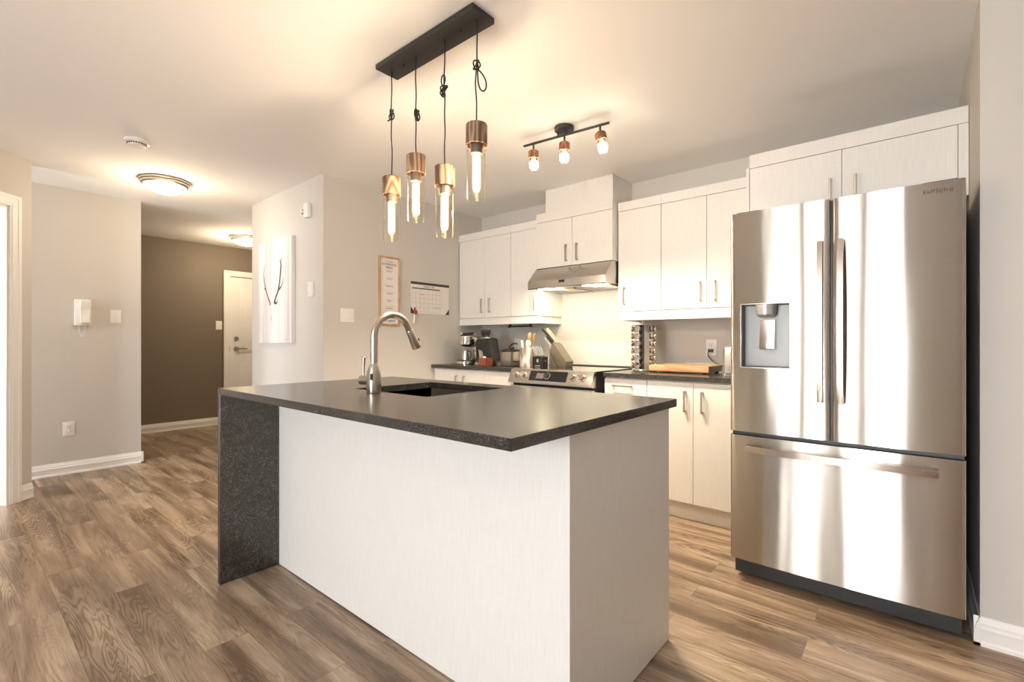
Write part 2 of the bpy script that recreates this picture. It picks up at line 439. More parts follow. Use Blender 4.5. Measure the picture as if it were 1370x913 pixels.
    def build(s, name, mats, parent=None, origin=None, ang=35):
        bm = s.bm
        bmesh.ops.recalc_face_normals(bm, faces=bm.faces)
        if parent is not None: org = WL[parent.name]
        elif origin is not None: org = Vector(origin)
        else: org = Vector((0, 0, 0))
        for v in bm.verts: v.co -= org
        for f in bm.faces: f.smooth = True
        la = math.radians(ang)
        for e in bm.edges:
            if len(e.link_faces) == 2:
                try: e.smooth = e.calc_face_angle() < la
                except ValueError: e.smooth = False
            else: e.smooth = False
        me = bpy.data.meshes.new(name)
        bm.to_mesh(me); bm.free()
        for m in (mats if isinstance(mats, (list, tuple)) else [mats]):
            me.materials.append(M[m])
        o = bpy.data.objects.new(name, me); COL.objects.link(o)
        if parent is not None: o.parent = parent
        else: o.location = org
        WL[o.name] = org
        return o
WL = {}

def thing(name, label, cat, loc, group=None):
    o = bpy.data.objects.new(name, None); COL.objects.link(o)
    o.location = loc; o.empty_display_size = 0.05
    WL[o.name] = Vector(loc)
    o['label'] = label; o['category'] = cat
    if group: o['group'] = group
    return o
def tag(o, label, cat, group=None):
    o['label'] = label; o['category'] = cat
    if group: o['group'] = group
    return o
def struct(o):
    o['kind'] = 'structure'; return o
def cut(o, mb):
    """boolean-difference the builder mb (world coords) out of object o"""
    c = mb.build('cutter', 'black', None, tuple(WL[o.name]))
    c.location = (0, 0, 0); par = o.parent; loc = o.location.copy()
    o.parent = None; o.location = (0, 0, 0)
    md = o.modifiers.new('b', 'BOOLEAN'); md.object = c; md.operation = 'DIFFERENCE'; md.solver = 'EXACT'
    bpy.context.view_layer.update()
    dg = bpy.context.evaluated_depsgraph_get()
    me = bpy.data.meshes.new_from_object(o.evaluated_get(dg))
    o.modifiers.clear(); old = o.data; nm = old.name; o.data = me; bpy.data.meshes.remove(old); me.name = nm
    bm = bmesh.new(); bm.from_mesh(me)
    for f in bm.faces: f.smooth = True
    for e in bm.edges:
        if len(e.link_faces) == 2: e.smooth = e.calc_face_angle(0) < math.radians(25)
    bm.to_mesh(me); bm.free()
    o.parent = par; o.location = loc
    bpy.data.objects.remove(c)
    return o
def text(name, s, size, loc, rot, mat, parent, ext=0.0004, align='CENTER', shear=0.0, sx=1.0, spacing=1.0):
    cu = bpy.data.curves.new(name, 'FONT'); cu.body = s; cu.size = size; cu.align_x = align; cu.align_y = 'CENTER'
    cu.extrude = ext; cu.shear = shear; cu.space_character = spacing
    t = bpy.data.objects.new(name, cu); COL.objects.link(t)
    bpy.context.view_layer.update()
    me = bpy.data.meshes.new_from_object(t.evaluated_get(bpy.context.evaluated_depsgraph_get()))
    bpy.data.objects.remove(t); bpy.data.curves.remove(cu)
    me.name = name
    mw = Matrix.Translation(Vector(loc) - WL[parent.name]) @ rot.to_4x4() @ Matrix.Diagonal((sx, 1, 1, 1))
    me.transform(mw)
    me.materials.clear(); me.materials.append(M[mat])
    o = bpy.data.objects.new(name, me); COL.objects.link(o); o.parent = parent
    WL[o.name] = WL[parent.name]
    return o
from mathutils import Euler
FACE_MY = Euler((PI / 2, 0, 0)).to_matrix()              # faces -y, reads along +x
FACE_PX = Euler((PI / 2, 0, PI / 2)).to_matrix()         # faces +x, reads along +y

# ------------------------------------------------------------------ key planes
CE = 2.44
YB = 3.663; XL = -3.512; YC = 1.887; XA = -4.855
XW = -5.526; YW = 1.169; XD = -7.236
XR = 0.187; YR = 2.495
UY = 3.328; CY = 2.966; FY = 2.42

# ------------------------------------------------------------------ room shell
struct(MB().box(-7.5, 2.7, -4.2, 3.9, -0.1, 0).build('floor', 'floor'))
struct(MB().box(-7.5, 2.7, -4.2, 3.9, CE, CE + .1).build('ceiling', 'ceiling'))
struct(MB().box(-7.4, XR, YB, YB + .12, 0, CE).build('wall_back', 'wall'))
w = MB().box(XR, 2.6, YR, YB + .12, 0, CE).build('wall_right_stub', 'wall'); struct(w)
w = MB().box(XA, XL, YC, YB, 0, CE).build('wall_partition', 'wall'); struct(w)
struct(MB().box(XD - .12, XD, -1.5, YB, 0, CE).build('wall_foyer', 'taupe'))
struct(MB().box(XW - .12, XW, -1.5, YW, 0, CE).build('wall_left', 'wall'))
struct(MB().box(-7.3, XW, -1.62, -1.5, 0, CE).build('wall_hall_end', 'wall'))
# rear wall behind the camera with the patio door opening, side wall with a window
wb_ = MB()
wb_.box(-4.2, -1.93, -4.12, -4.0, 0, CE).box(-1.13, -.74, -4.12, -4.0, 0, 2.15).box(0.0, 2.6, -4.12, -4.0, 0, CE).box(-7.4, -5.7, -4.12, -4.0, 0, CE).box(-4.3, -4.2, -4.12, -4.0, 0, CE).box(-5.7, -4.3, -4.12, -4.0, 0, .6).box(-5.7, -4.3, -4.12, -4.0, 2.1, CE).box(-1.93, 0.0, -4.12, -4.0, 2.15, CE)
struct(wb_.build('wall_rear', 'wall'))
ws_ = MB()
ws_.box(2.5, 2.62, -4.1, YR, 0, CE)
struct(ws_.build('wall_side', 'wall'))

# diagonal wall: runs from A along (1,-1); room side normal (1,1)
A = Vector((-4.92, 0.397, 0)); DD = Vector((1, -1, 0)).normalized(); NN = Vector((1, 1, 0)).normalized()
def frame_mat(origin, xdir, ydir):
    m = Matrix.Identity(4)
    m.col[0][:3] = xdir; m.col[1][:3] = ydir; m.col[2][:3] = (0, 0, 1); m.col[3][:3] = origin
    return m
DM = frame_mat(A, DD, NN)       # local x along the wall, local y out of the wall (0 = face)
OP0, OP1, OPH = 0.175, 0.985, 2.075
dw = MB()
dw.box(0, OP0, -.12, 0, 0, CE, mat=DM).box(OP1, 1.5, -.12, 0, 0, CE, mat=DM).box(OP0, OP1, -.12, 0, OPH, CE, mat=DM)
struct(dw.build('wall_diagonal', 'wall'))
E_ = DM @ Vector((1.5, 0, 0))
struct(MB().box(E_.x - .12, E_.x, -4.1, E_.y + .02, 0, CE).build('wall_left_rear', 'wall'))
struct(MB().box(-7.36, -7.24, -4.1, -1.62, 0, CE).build('wall_bedroom', 'wall'))

# casings and baseboards ------------------------------------------------
BP = [(0, 0), (.018, 0), (.018, .012), (.014, .02), (.014, .058), (.0155, .064), (.011, .074), (.011, .082), (.006, .092), (.004, .104), (0, .105)]
def baseboard(name, p0, p1, out):
    """p0->p1 along the wall foot, out = direction into the room"""
    p0 = Vector(p0 + (0,)); p1 = Vector(p1 + (0,)); o = Vector(out + (0,)).normalized(); d = p1 - p0
    mb = MB()
    n = len(BP)
    v = [p0 + o * a + Vector((0, 0, b)) for a, b in BP] + [p1 + o * a + Vector((0, 0, b)) for a, b in BP]
    f = [tuple(range(n))[::-1], tuple(range(n, 2 * n))] + [(i, (i + 1) % n, n + (i + 1) % n, n + i) for i in range(n)]
    mb._add(v, f)
    return struct(mb.build(name, 'trim', ang=20))
baseboard('baseboard_left', (XW, -1.3), (XW, YW + .018), (1, 0))
baseboard('baseboard_left_end', (XW - .12, YW), (XW + .018, YW), (0, 1))
baseboard('baseboard_foyer', (XD, -1.5), (XD, 2.44), (1, 0))
baseboard('baseboard_right', (XR - .018, YR), (2.5, YR), (0, -1))
baseboard('baseboard_right_side', (XR, YR - .018), (XR, YR + .9), (-1, 0))
baseboard('baseboard_partition', (XA, YC), (XL + .018, YC), (0, -1))
baseboard('baseboard_kitchen', (XL, YC - .018), (XL, CY), (1, 0))
a = DM @ Vector((-.0, 0, 0)); b = DM @ Vector((OP0 - .075, 0, 0))
baseboard('baseboard_diagonal', (a.x, a.y), (b.x, b.y), (1, 1))
baseboard('baseboard_side', (2.5, -4.0), (2.5, YR), (-1, 0))

def casing(mb, x0, x1, h, y, w=.075, mat=None):
    """U shaped stepped casing around an opening x0..x1 of height h; local y is out of the wall"""
    for a0, a1, t in ((0, w, .012), (.012, w - .006, .017), (w - .022, w, .022)):
        mb.box(x0 - a1, x0 - a0, y, y + t, 0, h + a1, mat=mat)
        mb.box(x1 + a0, x1 + a1, y, y + t, 0, h + a1, mat=mat)
        mb.box(x0 - a0, x1 + a0, y, y + t, h + a0, h + a1, mat=mat)
c_ = MB(); casing(c_, OP0, OP1, OPH, 0, .075, DM)
c_.box(OP0, OP0 + .015, -.12, 0, 0, OPH, mat=DM).box(OP1 - .015, OP1, -.12, 0, 0, OPH, mat=DM).box(OP0, OP1, -.12, 0, OPH - .015, OPH, mat=DM)
struct(c_.build('trim_1', 'trim'))
def door_leaf(mat, w, h, t=.04):
    mb = MB()
    mb.box(0, w, 0, t, 0.008, h, mat=mat)
    for (z0, z1) in ((.22, .82), (.98, h - .14)):
        for (x0, x1) in ((.12, w / 2 - .05), (w / 2 + .05, w - .12)):
            mb.box(x0, x1, t, t + .004, z0, z1, .003, mat=mat)
            mb.box(x0 + .03, x1 - .03, t, t + .009, z0 + .03, z1 - .03, .006, mat=mat)
    return mb
# entry door on the taupe wall (faces +x): local x -> world y, local y -> world x
DH = 2.035; DY0 = 2.515
FM = frame_mat(Vector((XD, 0, 0)), Vector((0, 1, 0)), Vector((1, 0, 0)))
c_ = MB(); casing(c_, DY0, DY0 + .9, DH, 0, .075, FM)
c_.box(DY0, DY0 + .012, 0, .012, 0, DH, mat=FM)
struct(c_.build('trim_2', 'trim'))
fm = FM @ Matrix.Translation((DY0 + .012, -.033, 0))
d2 = struct(door_leaf(fm, .876, DH - .012).build('door_1', 'trim'))
k = MB(); k.cyl((XD, 2.60, 1.172), (XD + .02, 2.60, 1.172), .03).cyl((XD, 2.60, 1.172), (XD + .028, 2.60, 1.172), .018)
k.box(XD + .028, XD + .04, 2.597, 2.603, 1.158, 1.186, .002)
k.build('deadbolt', 'nickel', d2)
k = MB(); k.cyl((XD, 2.60, 1.032), (XD + .018, 2.60, 1.032), .032).cyl((XD + .01, 2.60, 1.032), (XD + .05, 2.60, 1.032), .011)
k.rings([((XD + .05, 2.60, 1.032), .010), ((XD + .05, 2.66, 1.034), .009), ((XD + .045, 2.73, 1.03), .007)], 12)
k.build('lever_handle', 'nickel', d2)
MB().box(XD - .02, XD + .0135, DY0 - .002, DY0 + .004, 1.0, 1.065).build('strike_plate', 'nickel', d2)

# patio door behind the camera, side window --------------------------------
def window(name, x0, x1, z0, z1, mat, nx=2, fr=.07):
    mb = MB()
    for a0, a1 in ((x0, x0 + fr), (x1 - fr, x1)): mb.box(a0, a1, -.09, -.02, z0, z1, mat=mat)
    for a0, a1 in ((z0, z0 + fr), (z1 - fr, z1)): mb.box(x0, x1, -.09, -.02, a0, a1, mat=mat)
    for i in range(1, nx):
        c = x0 + (x1 - x0) * i / nx; mb.box(c - fr * .8, c + fr * .8, -.09, -.02, z0, z1, mat=mat)
    for s_ in ((x0 - .07, x0), (x1, x1 + .07)): mb.box(s_[0], s_[1], 0, .015, max(0, z0 - .07), z1 + .07, mat=mat)
    mb.box(x0, x1, 0, .015, z1, z1 + .07, mat=mat)
    o = struct(mb.build(name, 'trim'))
    MB().box(x0 + .02, x1 - .02, -.058, -.052, z0 + .02, z1 - .02, mat=mat).build('window_pane', 'windowglass', o)
RM = frame_mat(Vector((0, -4.0, 0)), Vector((1, 0, 0)), Vector((0, 1, 0)))
window('window_1', -1.93, -1.13, 0.0, 2.15, RM, 1, .05)
window('window_3', -.74, 0.0, 0.0, 2.15, RM, 1, .05)
window('window_2', -5.7, -4.3, 0.6, 2.1, RM)

def mk_sheer():
    m, nt, b = new_mat('sheer white curtain'); nt.nodes.remove(b)
    out = nt.nodes['Material Output']
    df = N(nt, 'ShaderNodeBsdfDiffuse', Color=(.9, .89, .86, 1)); tl_ = N(nt, 'ShaderNodeBsdfTranslucent', Color=(.9, .88, .84, 1))
    tr = N(nt, 'ShaderNodeBsdfTransparent')
    a = N(nt, 'ShaderNodeMixShader'); a.inputs[0].default_value = .5
    nt.links.new(df.outputs[0], a.inputs[1]); nt.links.new(tl_.outputs[0], a.inputs[2])
    c = N(nt, 'ShaderNodeMixShader'); c.inputs[0].default_value = .12
    nt.links.new(a.outputs[0], c.inputs[1]); nt.links.new(tr.outputs[0], c.inputs[2]); nt.links.new(c.outputs[0], out.inputs[0])
    return m
M['sheer'] = mk_sheer()
cu_ = MB(); cv_ = []; nn = 120
for i in range(nn + 1):
    x = -2.02 + .98 * i / nn; cv_.append((x, -3.90 + .025 * math.sin(i * .62) + .008 * math.sin(i * 1.7)))
cu_._add([(x, y, .02) for x, y in cv_] + [(x, y, 2.28) for x, y in cv_], [(i, i + 1, nn + 2 + i, nn + 1 + i) for i in range(nn)])
ct_ = thing('curtain', 'white sheer curtain added out of view to dim the left rear window', 'curtain', (-1.53, -3.9, 2.29))  # unseen curtain, added to weaken and diffuse daylight from the left window
cu_.build('fabric', 'sheer', ct_)
MB().cyl((-2.1, -3.9, 2.29), (-.96, -3.9, 2.29), .012).build('rod', 'black', ct_)
for x in (-2.06, -1.0): MB().box(x - .006, x + .006, -4.0, -3.895, 2.28, 2.30).build('bracket', 'black', ct_)

# ------------------------------------------------------------------ island
IX0, IX1, IY0, IY1 = -2.486, -0.690, 0.815, 1.788
isl = thing('kitchen_island', 'white panelled kitchen island with charcoal granite waterfall end and sink', 'kitchen island', (-1.6, 1.4, 0))
body = MB()
body.box(IX0 + .027, -.712, 1.085, 1.105, 0.006, .885)                # long front panel
body.box(-.732, -.712, 1.1045, 1.765, 0.006, .885)                    # end panel
body.box(IX0 + .027, -.74, 1.105, 1.70, .0, .10)                      # plinth
body.box(IX0 + .027, -.732, 1.72, 1.745, .10, .885)                   # kitchen-side carcass
body.build('cabinet_body', 'cab', isl)
for i, x0 in enumerate([-2.455, -2.025, -1.595, -1.165]):
    d = MB().box(x0, x0 + .425, 1.745, 1.763, .11, .875, .0015).build('door', 'cab', isl)
    MB().box(x0 + .37, x0 + .382, 1.763, 1.79, .70, .83, .002).build('handle', 'nickel', d)
top = MB().box(IX0, IX1, IY0, IY1, .885, .915, .0015, seg=1).build('countertop', 'granite', isl)
cut(top, MB().box(-1.98, -1.462, 1.212, 1.672, .80, 1.0))
MB().box(IX0, IX0 + .027, IY0, IY1, 0.004, .8865, .001, seg=1).build('waterfall_panel', 'granite', isl)
# undermount sink bowl
sk = MB()
sx0, sx1, sy0, sy1, sd = -1.99, -1.452, 1.202, 1.682, .68
def quadbox(mb, x0, x1, y0, y1, z0, z1, t):
    mb.box(x0 - t, x0, y0 - t, y1 + t, z0 - t, z1).box(x1, x1 + t, y0 - t, y1 + t, z0 - t, z1)
    mb.box(x0 - t, x1 + t, y0 - t, y0, z0 - t, z1).box(x0 - t, x1 + t, y1, y1 + t, z0 - t, z1).box(x0 - t, x1 + t, y0 - t, y1 + t, z0 - t, z0)
quadbox(sk, sx0, sx1, sy0, sy1, sd, .884, .002)
skp = sk.build('sink', 'sink', isl)
MB().cyl((-1.72, 1.44, sd), (-1.72, 1.44, sd + .004), .045).cyl((-1.72, 1.44, sd), (-1.72, 1.44, sd + .008), .02).build('drain', 'chrome', skp)

# faucet
fx, fy_ = -1.745, 1.163
fa = thing('faucet', 'brushed nickel gooseneck pull-down faucet on the granite island', 'faucet', (fx, fy_, .915))
MB().lathe([(0, 0), (.030, 0), (.031, .004), (.030, .05), (.0295, .075), (.027, .098), (.020, .116), (.0168, .125), (0, .126)], (fx, fy_, .915), 40).build('body', 'nickel', fa)
pts = [(fx, fy_, 1.035), (fx, fy_, 1.10), (fx, fy_, 1.155)]
R = .094
for i in range(1, 15):
    a = PI - i * (PI * .90) / 14
    pts.append((fx, fy_ + R + R * math.cos(a), 1.155 + R * math.sin(a)))
MB().tube(pts, .0155, 20).build('spout', 'nickel', fa)
e0 = Vector(pts[-1]); dv = (Vector(pts[-1]) - Vector(pts[-2])).normalized(); dv = (dv + Vector((0, .10, 0))).normalized()
sh = MB().rings([(e0, .0158), (e0 + dv * .004, .0172), (e0 + dv * .045, .0185), (e0 + dv * .088, .0215), (e0 + dv * .092, .0200)], 24).build('spray_head', 'nickel', fa)
MB().box(-.008, .008, -.004, .004, -.016, .016, .003, mat=Matrix.Translation(e0 + dv * .06 + Vector((0, .020, 0))) ).build('spray_button', 'rubber', sh)
MB().box(-.007, .007, -.003, .003, -.014, .014, .003, mat=Matrix.Translation((fx + .018, fy_ - .0245, .985))).build('sensor_window', 'rubber', fa)
lv = MB().cyl((fx - .02, fy_, .967), (fx - .075, fy_ - .012, .967), .019, .0205, 24).build('valve_housing', 'nickel', fa)
MB().rings([((fx - .062, fy_ - .01, .98), .0055), ((fx - .064, fy_ - .01, 1.02), .006), ((fx - .060, fy_ - .01, 1.065), .0085), ((fx - .059, fy_ - .01, 1.068), .006)], 14).build('lever', 'nickel', lv)

# ------------------------------------------------------------------ cabinets
def bar_handle(parent, x, z0, z1, y, w=.011, d=.028):
    """vertical bar pull standing off a door whose face is y (towards -y)"""
    mb = MB().box(x - w / 2, x + w / 2, y - d, y - d + .007, z0, z1, .0012, seg=1)
    mb.box(x - w / 2, x + w / 2, y - d + .003, y, z0, z0 + .009, .001, seg=1).box(x - w / 2, x + w / 2, y - d + .003, y, z1 - .009, z1, .001, seg=1)
    return mb.build('handle', 'nickel', parent)
def cabinet_door(parent, x0, x1, y, z0, z1, hx=None, hz=None, name='door'):
    d = MB().box(x0 + .0012, x1 - .0012, y, y + .018, z0, z1, .0012, seg=1).build(name, 'cab', parent)
    if hx is not None: bar_handle(d, hx, hz[0], hz[1], y)
    return d
UT, UD, UV = 2.195, 1.362, 1.292
def upper(name, label, x0, x1, doors, ends=(False, False), group='white wall cabinets with flat doors'):
    c = thing(name, label, 'cabinet', ((x0 + x1) / 2, YB, UD), group)
    MB().box(x0, x1, UY + .0195, YB - .001, UD - .004, UT).build('carcass', 'cab', c)
    for dx0, dx1, hx in doors: cabinet_door(c, dx0, dx1, UY, UD, 2.126, hx, (1.408, 1.543))
    MB().box(x0, x1, UY - .003, UY + .019, 2.128, UT, .001, seg=1).build('crown_rail', 'cab', c)
    va = MB(); l = x0 + (.012 if ends[0] else 0); r = x1 - (.012 if ends[1] else 0)
    va.box(l, r, UY + .006, UY + .024, UV, UD - .0045, .001, seg=1)
    if ends[0]: va.box(l, l + .018, UY + .024, YB - .001, UV, UD - .0045)
    if ends[1]: va.box(r - .018, r, UY + .024, YB - .001, UV, UD - .0045)
    va.build('valance', 'cab', c)
    return c
G_ = 'white wall cabinets with flat doors'
upper('wall_cabinet', 'white double-door wall cabinet in the corner above the coffee machines', XL + .002, -2.8245, [(XL + .012, -3.153, -3.188), (-3.153, -2.8245, -3.084)])
upper('wall_cabinet', 'white single-door wall cabinet just left of the range hood', -2.8235, -2.486, [(-2.8235, -2.487, -2.545)], (False, True))
upper('wall_cabinet', 'white single-door wall cabinet just right of the range hood', -1.742, -1.4005, [(-1.741, -1.4005, -1.686)], (True, False))
upper('wall_cabinet', 'white double-door wall cabinet above the toaster beside the fridge', -1.3995, -.742, [(-1.3995, -1.079, -1.122), (-1.079, -.742, -1.024)])
# cabinet over the hood and the boxed duct above it
hc = thing('wall_cabinet', 'short white double-door cabinet directly above the steel range hood', 'cabinet', (-2.117, YB, 1.752), G_)
HY = 3.258
MB().box(-2.484, -1.7505, HY + .0195, YB - .001, 1.752, 2.215).build('carcass', 'cab', hc)
cabinet_door(hc, -2.484, -2.117, HY, 1.752, 2.140, -2.168, (1.785, 1.922))
cabinet_door(hc, -2.117, -1.7505, HY, 1.752, 2.140, -2.066, (1.785, 1.922))
MB().box(-2.478, -1.7505, HY - .003, HY + .019, 2.142, 2.218, .001, seg=1).build('crown_rail', 'cab', hc)
tag(MB().box(-2.44, -1.793, 3.34, YB - .001, 2.2185, CE - .002, .001, seg=1).build('duct_cover', 'cab', None, (-2.117, YB, 2.22)), 'white boxed duct cover rising from the hood cabinet to the ceiling', 'duct cover')
# cabinet over the fridge
TY = 2.955
fc = thing('wall_cabinet', 'deep white double-door cabinet above the stainless refrigerator', 'cabinet', (-.27, YB, 1.79), G_)
MB().box(-.720, XR - .002, TY + .0195, YB - .001, 1.79, 2.19).build('carcass', 'cab', fc)
MB().box(-.738, -.7215, TY, UY + .3, 1.70, 2.122, .001, seg=1).build('side_panel', 'cab', fc)
cabinet_door(fc, -.720, -.285, TY, 1.79, 2.116, -.334, (1.835, 1.975))
cabinet_door(fc, -.285, .150, TY, 1.79, 2.116, -.229, (1.835, 1.975))
MB().box(.1515, XR - .002, TY, TY + .018, 1.79, 2.116).build('filler_strip', 'cab', fc)
MB().box(-.720, XR - .002, TY - .003, TY + .019, 2.118, 2.193, .001, seg=1).build('crown_rail', 'cab', fc)

# base cabinets
def base(label, x0, x1, fronts, group='white base cabinets under the granite counter'):
    c = thing('base_cabinet', label, 'cabinet', ((x0 + x1) / 2, 3.3, 0), group)
    MB().box(x0, x1, 3.005, YB - .002, .115, .883).build('carcass', 'cab', c)
    MB().box(x0, x1, 3.045, 3.063, .001, .115).build('toe_kick', 'cab', c)
    for kind, a0, a1, z0, z1, h in fronts:
        d = MB().box(a0 + .0012, a1 - .0012, 2.985, 3.003, z0, z1, .0012, seg=1).build('door' if kind == 'd' else 'drawer', 'cab', c)
        if h is not None:
            if kind == 'd': bar_handle(d, h, .692, .824, 2.985)
            else:
                mb = MB().box(h - .073, h + .073, 2.957, 2.964, .823, .834, .001, seg=1)
                mb.box(h - .073, h - .064, 2.96, 2.985, .823, .834).box(h + .064, h + .073, 2.96, 2.985, .823, .834)
                mb.build('handle', 'nickel', d)
    return c
base('white two-door base cabinet in the left corner under the coffee machines', -3.476, -2.836, [('d', -3.476, -3.139, .12, .875, -3.175), ('d', -3.139, -2.836, .12, .875, -3.075)])
base('white base cabinet immediately left of the range', -2.835, -2.478, [('d', -2.835, -2.478, .12, .875, None)])
base('narrow white drawer cabinet immediately right of the range', -1.668, -1.354, [('w', -1.668, -1.354, .735, .875, -1.528), ('w', -1.668, -1.354, .43, .732, -1.528 if False else None), ('w', -1.668, -1.354, .12, .427, None)])
base('white two-door base cabinet between the drawers and the refrigerator', -1.353, -.700, [('d', -1.353, -1.050, .12, .875, -1.099), ('d', -1.050, -.700, .12, .875, -.994)])
cl = tag(MB().box(XL + .001, -2.468, CY, YB - .001, .885, .915, .0015, seg=1).build('countertop', 'granite', None, (-2.99, 3.3, .885)), 'charcoal granite countertop left of the range', 'countertop', 'granite wall counters')
cr_ = tag(MB().box(-1.672, -.690, CY, YB - .001, .885, .915, .0015, seg=1).build('countertop', 'granite', None, (-1.18, 3.3, .885)), 'charcoal granite countertop between range and refrigerator', 'countertop', 'granite wall counters')
MB().box(XL + .001, XL + .035, 3.0, 3.02, .0, .884).build('filler_strip', 'wall', bpy.data.objects['base_cabinet'])

# ------------------------------------------------------------------ range hood
hd = thing('range_hood', 'brushed steel under-cabinet range hood lighting the backsplash', 'range hood', (-2.117, YB, 1.575))
hx0, hx1 = -2.483, -1.7515
MB().prism([(YB - .002, 1.588), (YB - .002, 1.750), (3.262, 1.750), (3.148, 1.632), (3.148, 1.572), (3.155, 1.566), (3.18, 1.572)], 'x', hx0, hx1, bev=.001).build('canopy', 'steelh', hd)
pn = MB()
pn.box(-2.17, -2.118, 3.1462, 3.149, 1.604, 1.624)
pn.build('display', 'darkglass', hd)
for xb in (-2.215, -2.198, -2.182, -2.10, -2.085, -2.07):
    MB().cyl((xb, 3.1455, 1.614), (xb, 3.1485, 1.614), .0045, seg=10).build('button', 'chrome', hd)
for x0, x1 in ((-2.44, -2.13), (-2.105, -1.79)):
    f = MB().box(x0, x1, 3.30, 3.62, 1.570, 1.5795)
    for q in range(9): f.box(x0 + .01, x1 - .01, 3.315 + q * .033, 3.325 + q * .033, 1.567, 1.571)
    f.build('grease_filter', 'steelh', hd)
for xc in (-2.36, -1.93):
    l_ = MB().box(xc - .055, xc + .055, 3.20, 3.245, 1.566, 1.5765, .002).build('lamp', 'hoodlamp', hd)
    ld = bpy.data.lights.new('hood_lamp_light', 'AREA'); ld.shape = 'RECTANGLE'; ld.size = .10; ld.size_y = .04; ld.energy = 2.0; ld.color = (1, .88, .62)
    lo = bpy.data.objects.new('hood_lamp_light', ld); COL.objects.link(lo); lo.location = (xc, 3.2225, 1.560); lo.rotation_euler = (0.35, 0, 0)

# ------------------------------------------------------------------ range
rg = thing('range', 'stainless slide-in electric range between the granite counters', 'stove', (-2.083, 3.25, 0))
rx0, rx1 = -2.462, -1.707
MB().box(rx0, rx1, 2.935, 3.60, .03, .912).build('body', 'fridgeside', rg)
ct = MB().box(rx0 - .002, rx1 + .002, 2.945, 3.56, .9125, .921, .002, seg=1).build('cooktop', 'cooktop', rg)
ct2 = MB()
ct2.box(rx0 - .002, rx1 + .002, 3.56, YB - .003, .9125, .928, .002, seg=1)
ct2.build('rear_trim', 'black', rg)
# control panel: slanted face
cp = MB().prism([(2.938, .9215), (2.912, .918), (2.868, .826), (2.868, .812), (2.90, .806), (2.938, .806)], 'x', rx0, rx1, bev=.0015).build('control_panel', 'steelh', rg)
nrm = Vector((0, -.092, .044)).normalized(); nrm = Vector((0, -(.918 - .826), (2.912 - 2.868))).normalized()
def on_panel(x, t, off=0.0):
    p = Vector((x, 2.868 + (2.912 - 2.868) * t, .826 + (.918 - .826) * t)); return p + nrm * off
for x in (-2.395, -2.315, -1.872, -1.790):
    c0 = on_panel(x, .52)
    kb = MB().cyl(c0, c0 + nrm * .006, .030, .029, 28).cyl(c0 + nrm * .006, c0 + nrm * .030, .0235, .021, 28)
    kb.build('knob', 'chrome', rg)
gm = Matrix.Translation(on_panel(-2.09, .5)) @ nrm.to_track_quat('Z', 'Y').to_matrix().to_4x4()
gp = MB().box(-.170, .170, -.040, .040, -.001, .0022, .001, seg=1, mat=gm).build('display_panel', 'darkglass', rg)
MB().box(-.105, -.035, -.022, .022, .0021, .003, mat=gm).build('display_screen', 'slot', gp)
c0 = on_panel(-2.09, .5)
MB().cyl(c0, c0 + nrm * .026, .0245, .0225, 28).build('knob', 'rubber', rg)
MB().lathe([(.0245, .0), (.0275, .0), (.0275, .012), (.0245, .013)], on_panel(-2.09, .5), 28, rot=nrm.to_track_quat('Z', 'Y').to_matrix()).build('knob_ring', 'chrome', rg)
od = MB().box(rx0 + .004, rx1 - .004, 2.895, 2.934, .22, .79, .004).build('oven_door', 'steelh', rg)
MB().box(rx0 + .09, rx1 - .09, 2.892, 2.896, .33, .66).build('oven_window', 'darkglass', od)
hb = MB().cyl((rx0 + .03, 2.845, .765), (rx1 - .03, 2.845, .765), .011)
for x in (rx0 + .05, rx1 - .05): hb.cyl((x, 2.845, .765), (x, 2.895, .765), .009, seg=12)
hb.build('oven_handle', 'steelh', od)
MB().box(rx0 + .004, rx1 - .004, 2.905, 2.934, .04, .21, .004).build('storage_drawer', 'steelh', rg)

# ------------------------------------------------------------------ refrigerator
FX0, FX1 = -.676, .146
fr = thing('refrigerator', 'large stainless french-door refrigerator with water dispenser beside the right wall', 'refrigerator', ((FX0 + FX1) / 2, 3.0, 0))
MB().box(FX0 + .006, FX1 - .006, 2.500, 3.40, .03, 1.735, .003).build('body', 'fridgeside', fr)
MB().box(FX0 + .01, FX1 - .01, 2.475, 2.51, .022, .097).build('toe_grille', 'rubber', fr)
for x in (FX0 + .05, FX1 - .05):
    for y in (2.55, 3.3): MB().cyl((x, y, 0), (x, y, .035), .02, seg=14).build('foot', 'rubber', fr)
for x0 in (FX0 + .02, FX1 - .12): MB().box(x0, x0 + .10, 2.46, 2.60, 1.7355, 1.752, .003).build('hinge_cover', 'fridgeside', fr)
def door_poly(x0, x1, yf, yb, r, sag):
    P_ = []
    n = 18
    for i in range(n + 1):
        t = i / n; x = x0 + r + (x1 - x0 - 2 * r) * t
        P_.append((x, yf + sag * (2 * t - 1) ** 2))
    e = yf + sag
    arcR = [(x1 - r + r * math.sin(a), e + r - r * math.cos(a)) for a in [PI / 2 * k / 5 for k in range(1, 6)]]
    arcL = [(x0 + r - r * math.sin(a), e + r - r * math.cos(a)) for a in [PI / 2 * k / 5 for k in range(5, 0, -1)]]
    return arcL + P_ + arcR + [(x1, yb), (x0, yb)]
XC = -.271
ld_ = MB().prism(door_poly(FX0, XC - .0035, FY - .004, 2.492, .012, .006), 'z', .709, 1.739).build('left_door', 'fridge', fr, ang=25)
cut(ld_, MB().box(-.624, -.424, 2.30, 2.478, 1.012, 1.306))
rd_ = MB().prism(door_poly(XC + .0035, FX1, FY - .004, 2.492, .012, .006), 'z', .709, 1.739).build('right_door', 'fridge', fr, ang=25)
dr_ = MB().prism(door_poly(FX0, FX1, FY - .006, 2.492, .012, .008), 'z', .104, .690).build('freezer_drawer', 'fridge', fr, ang=25)
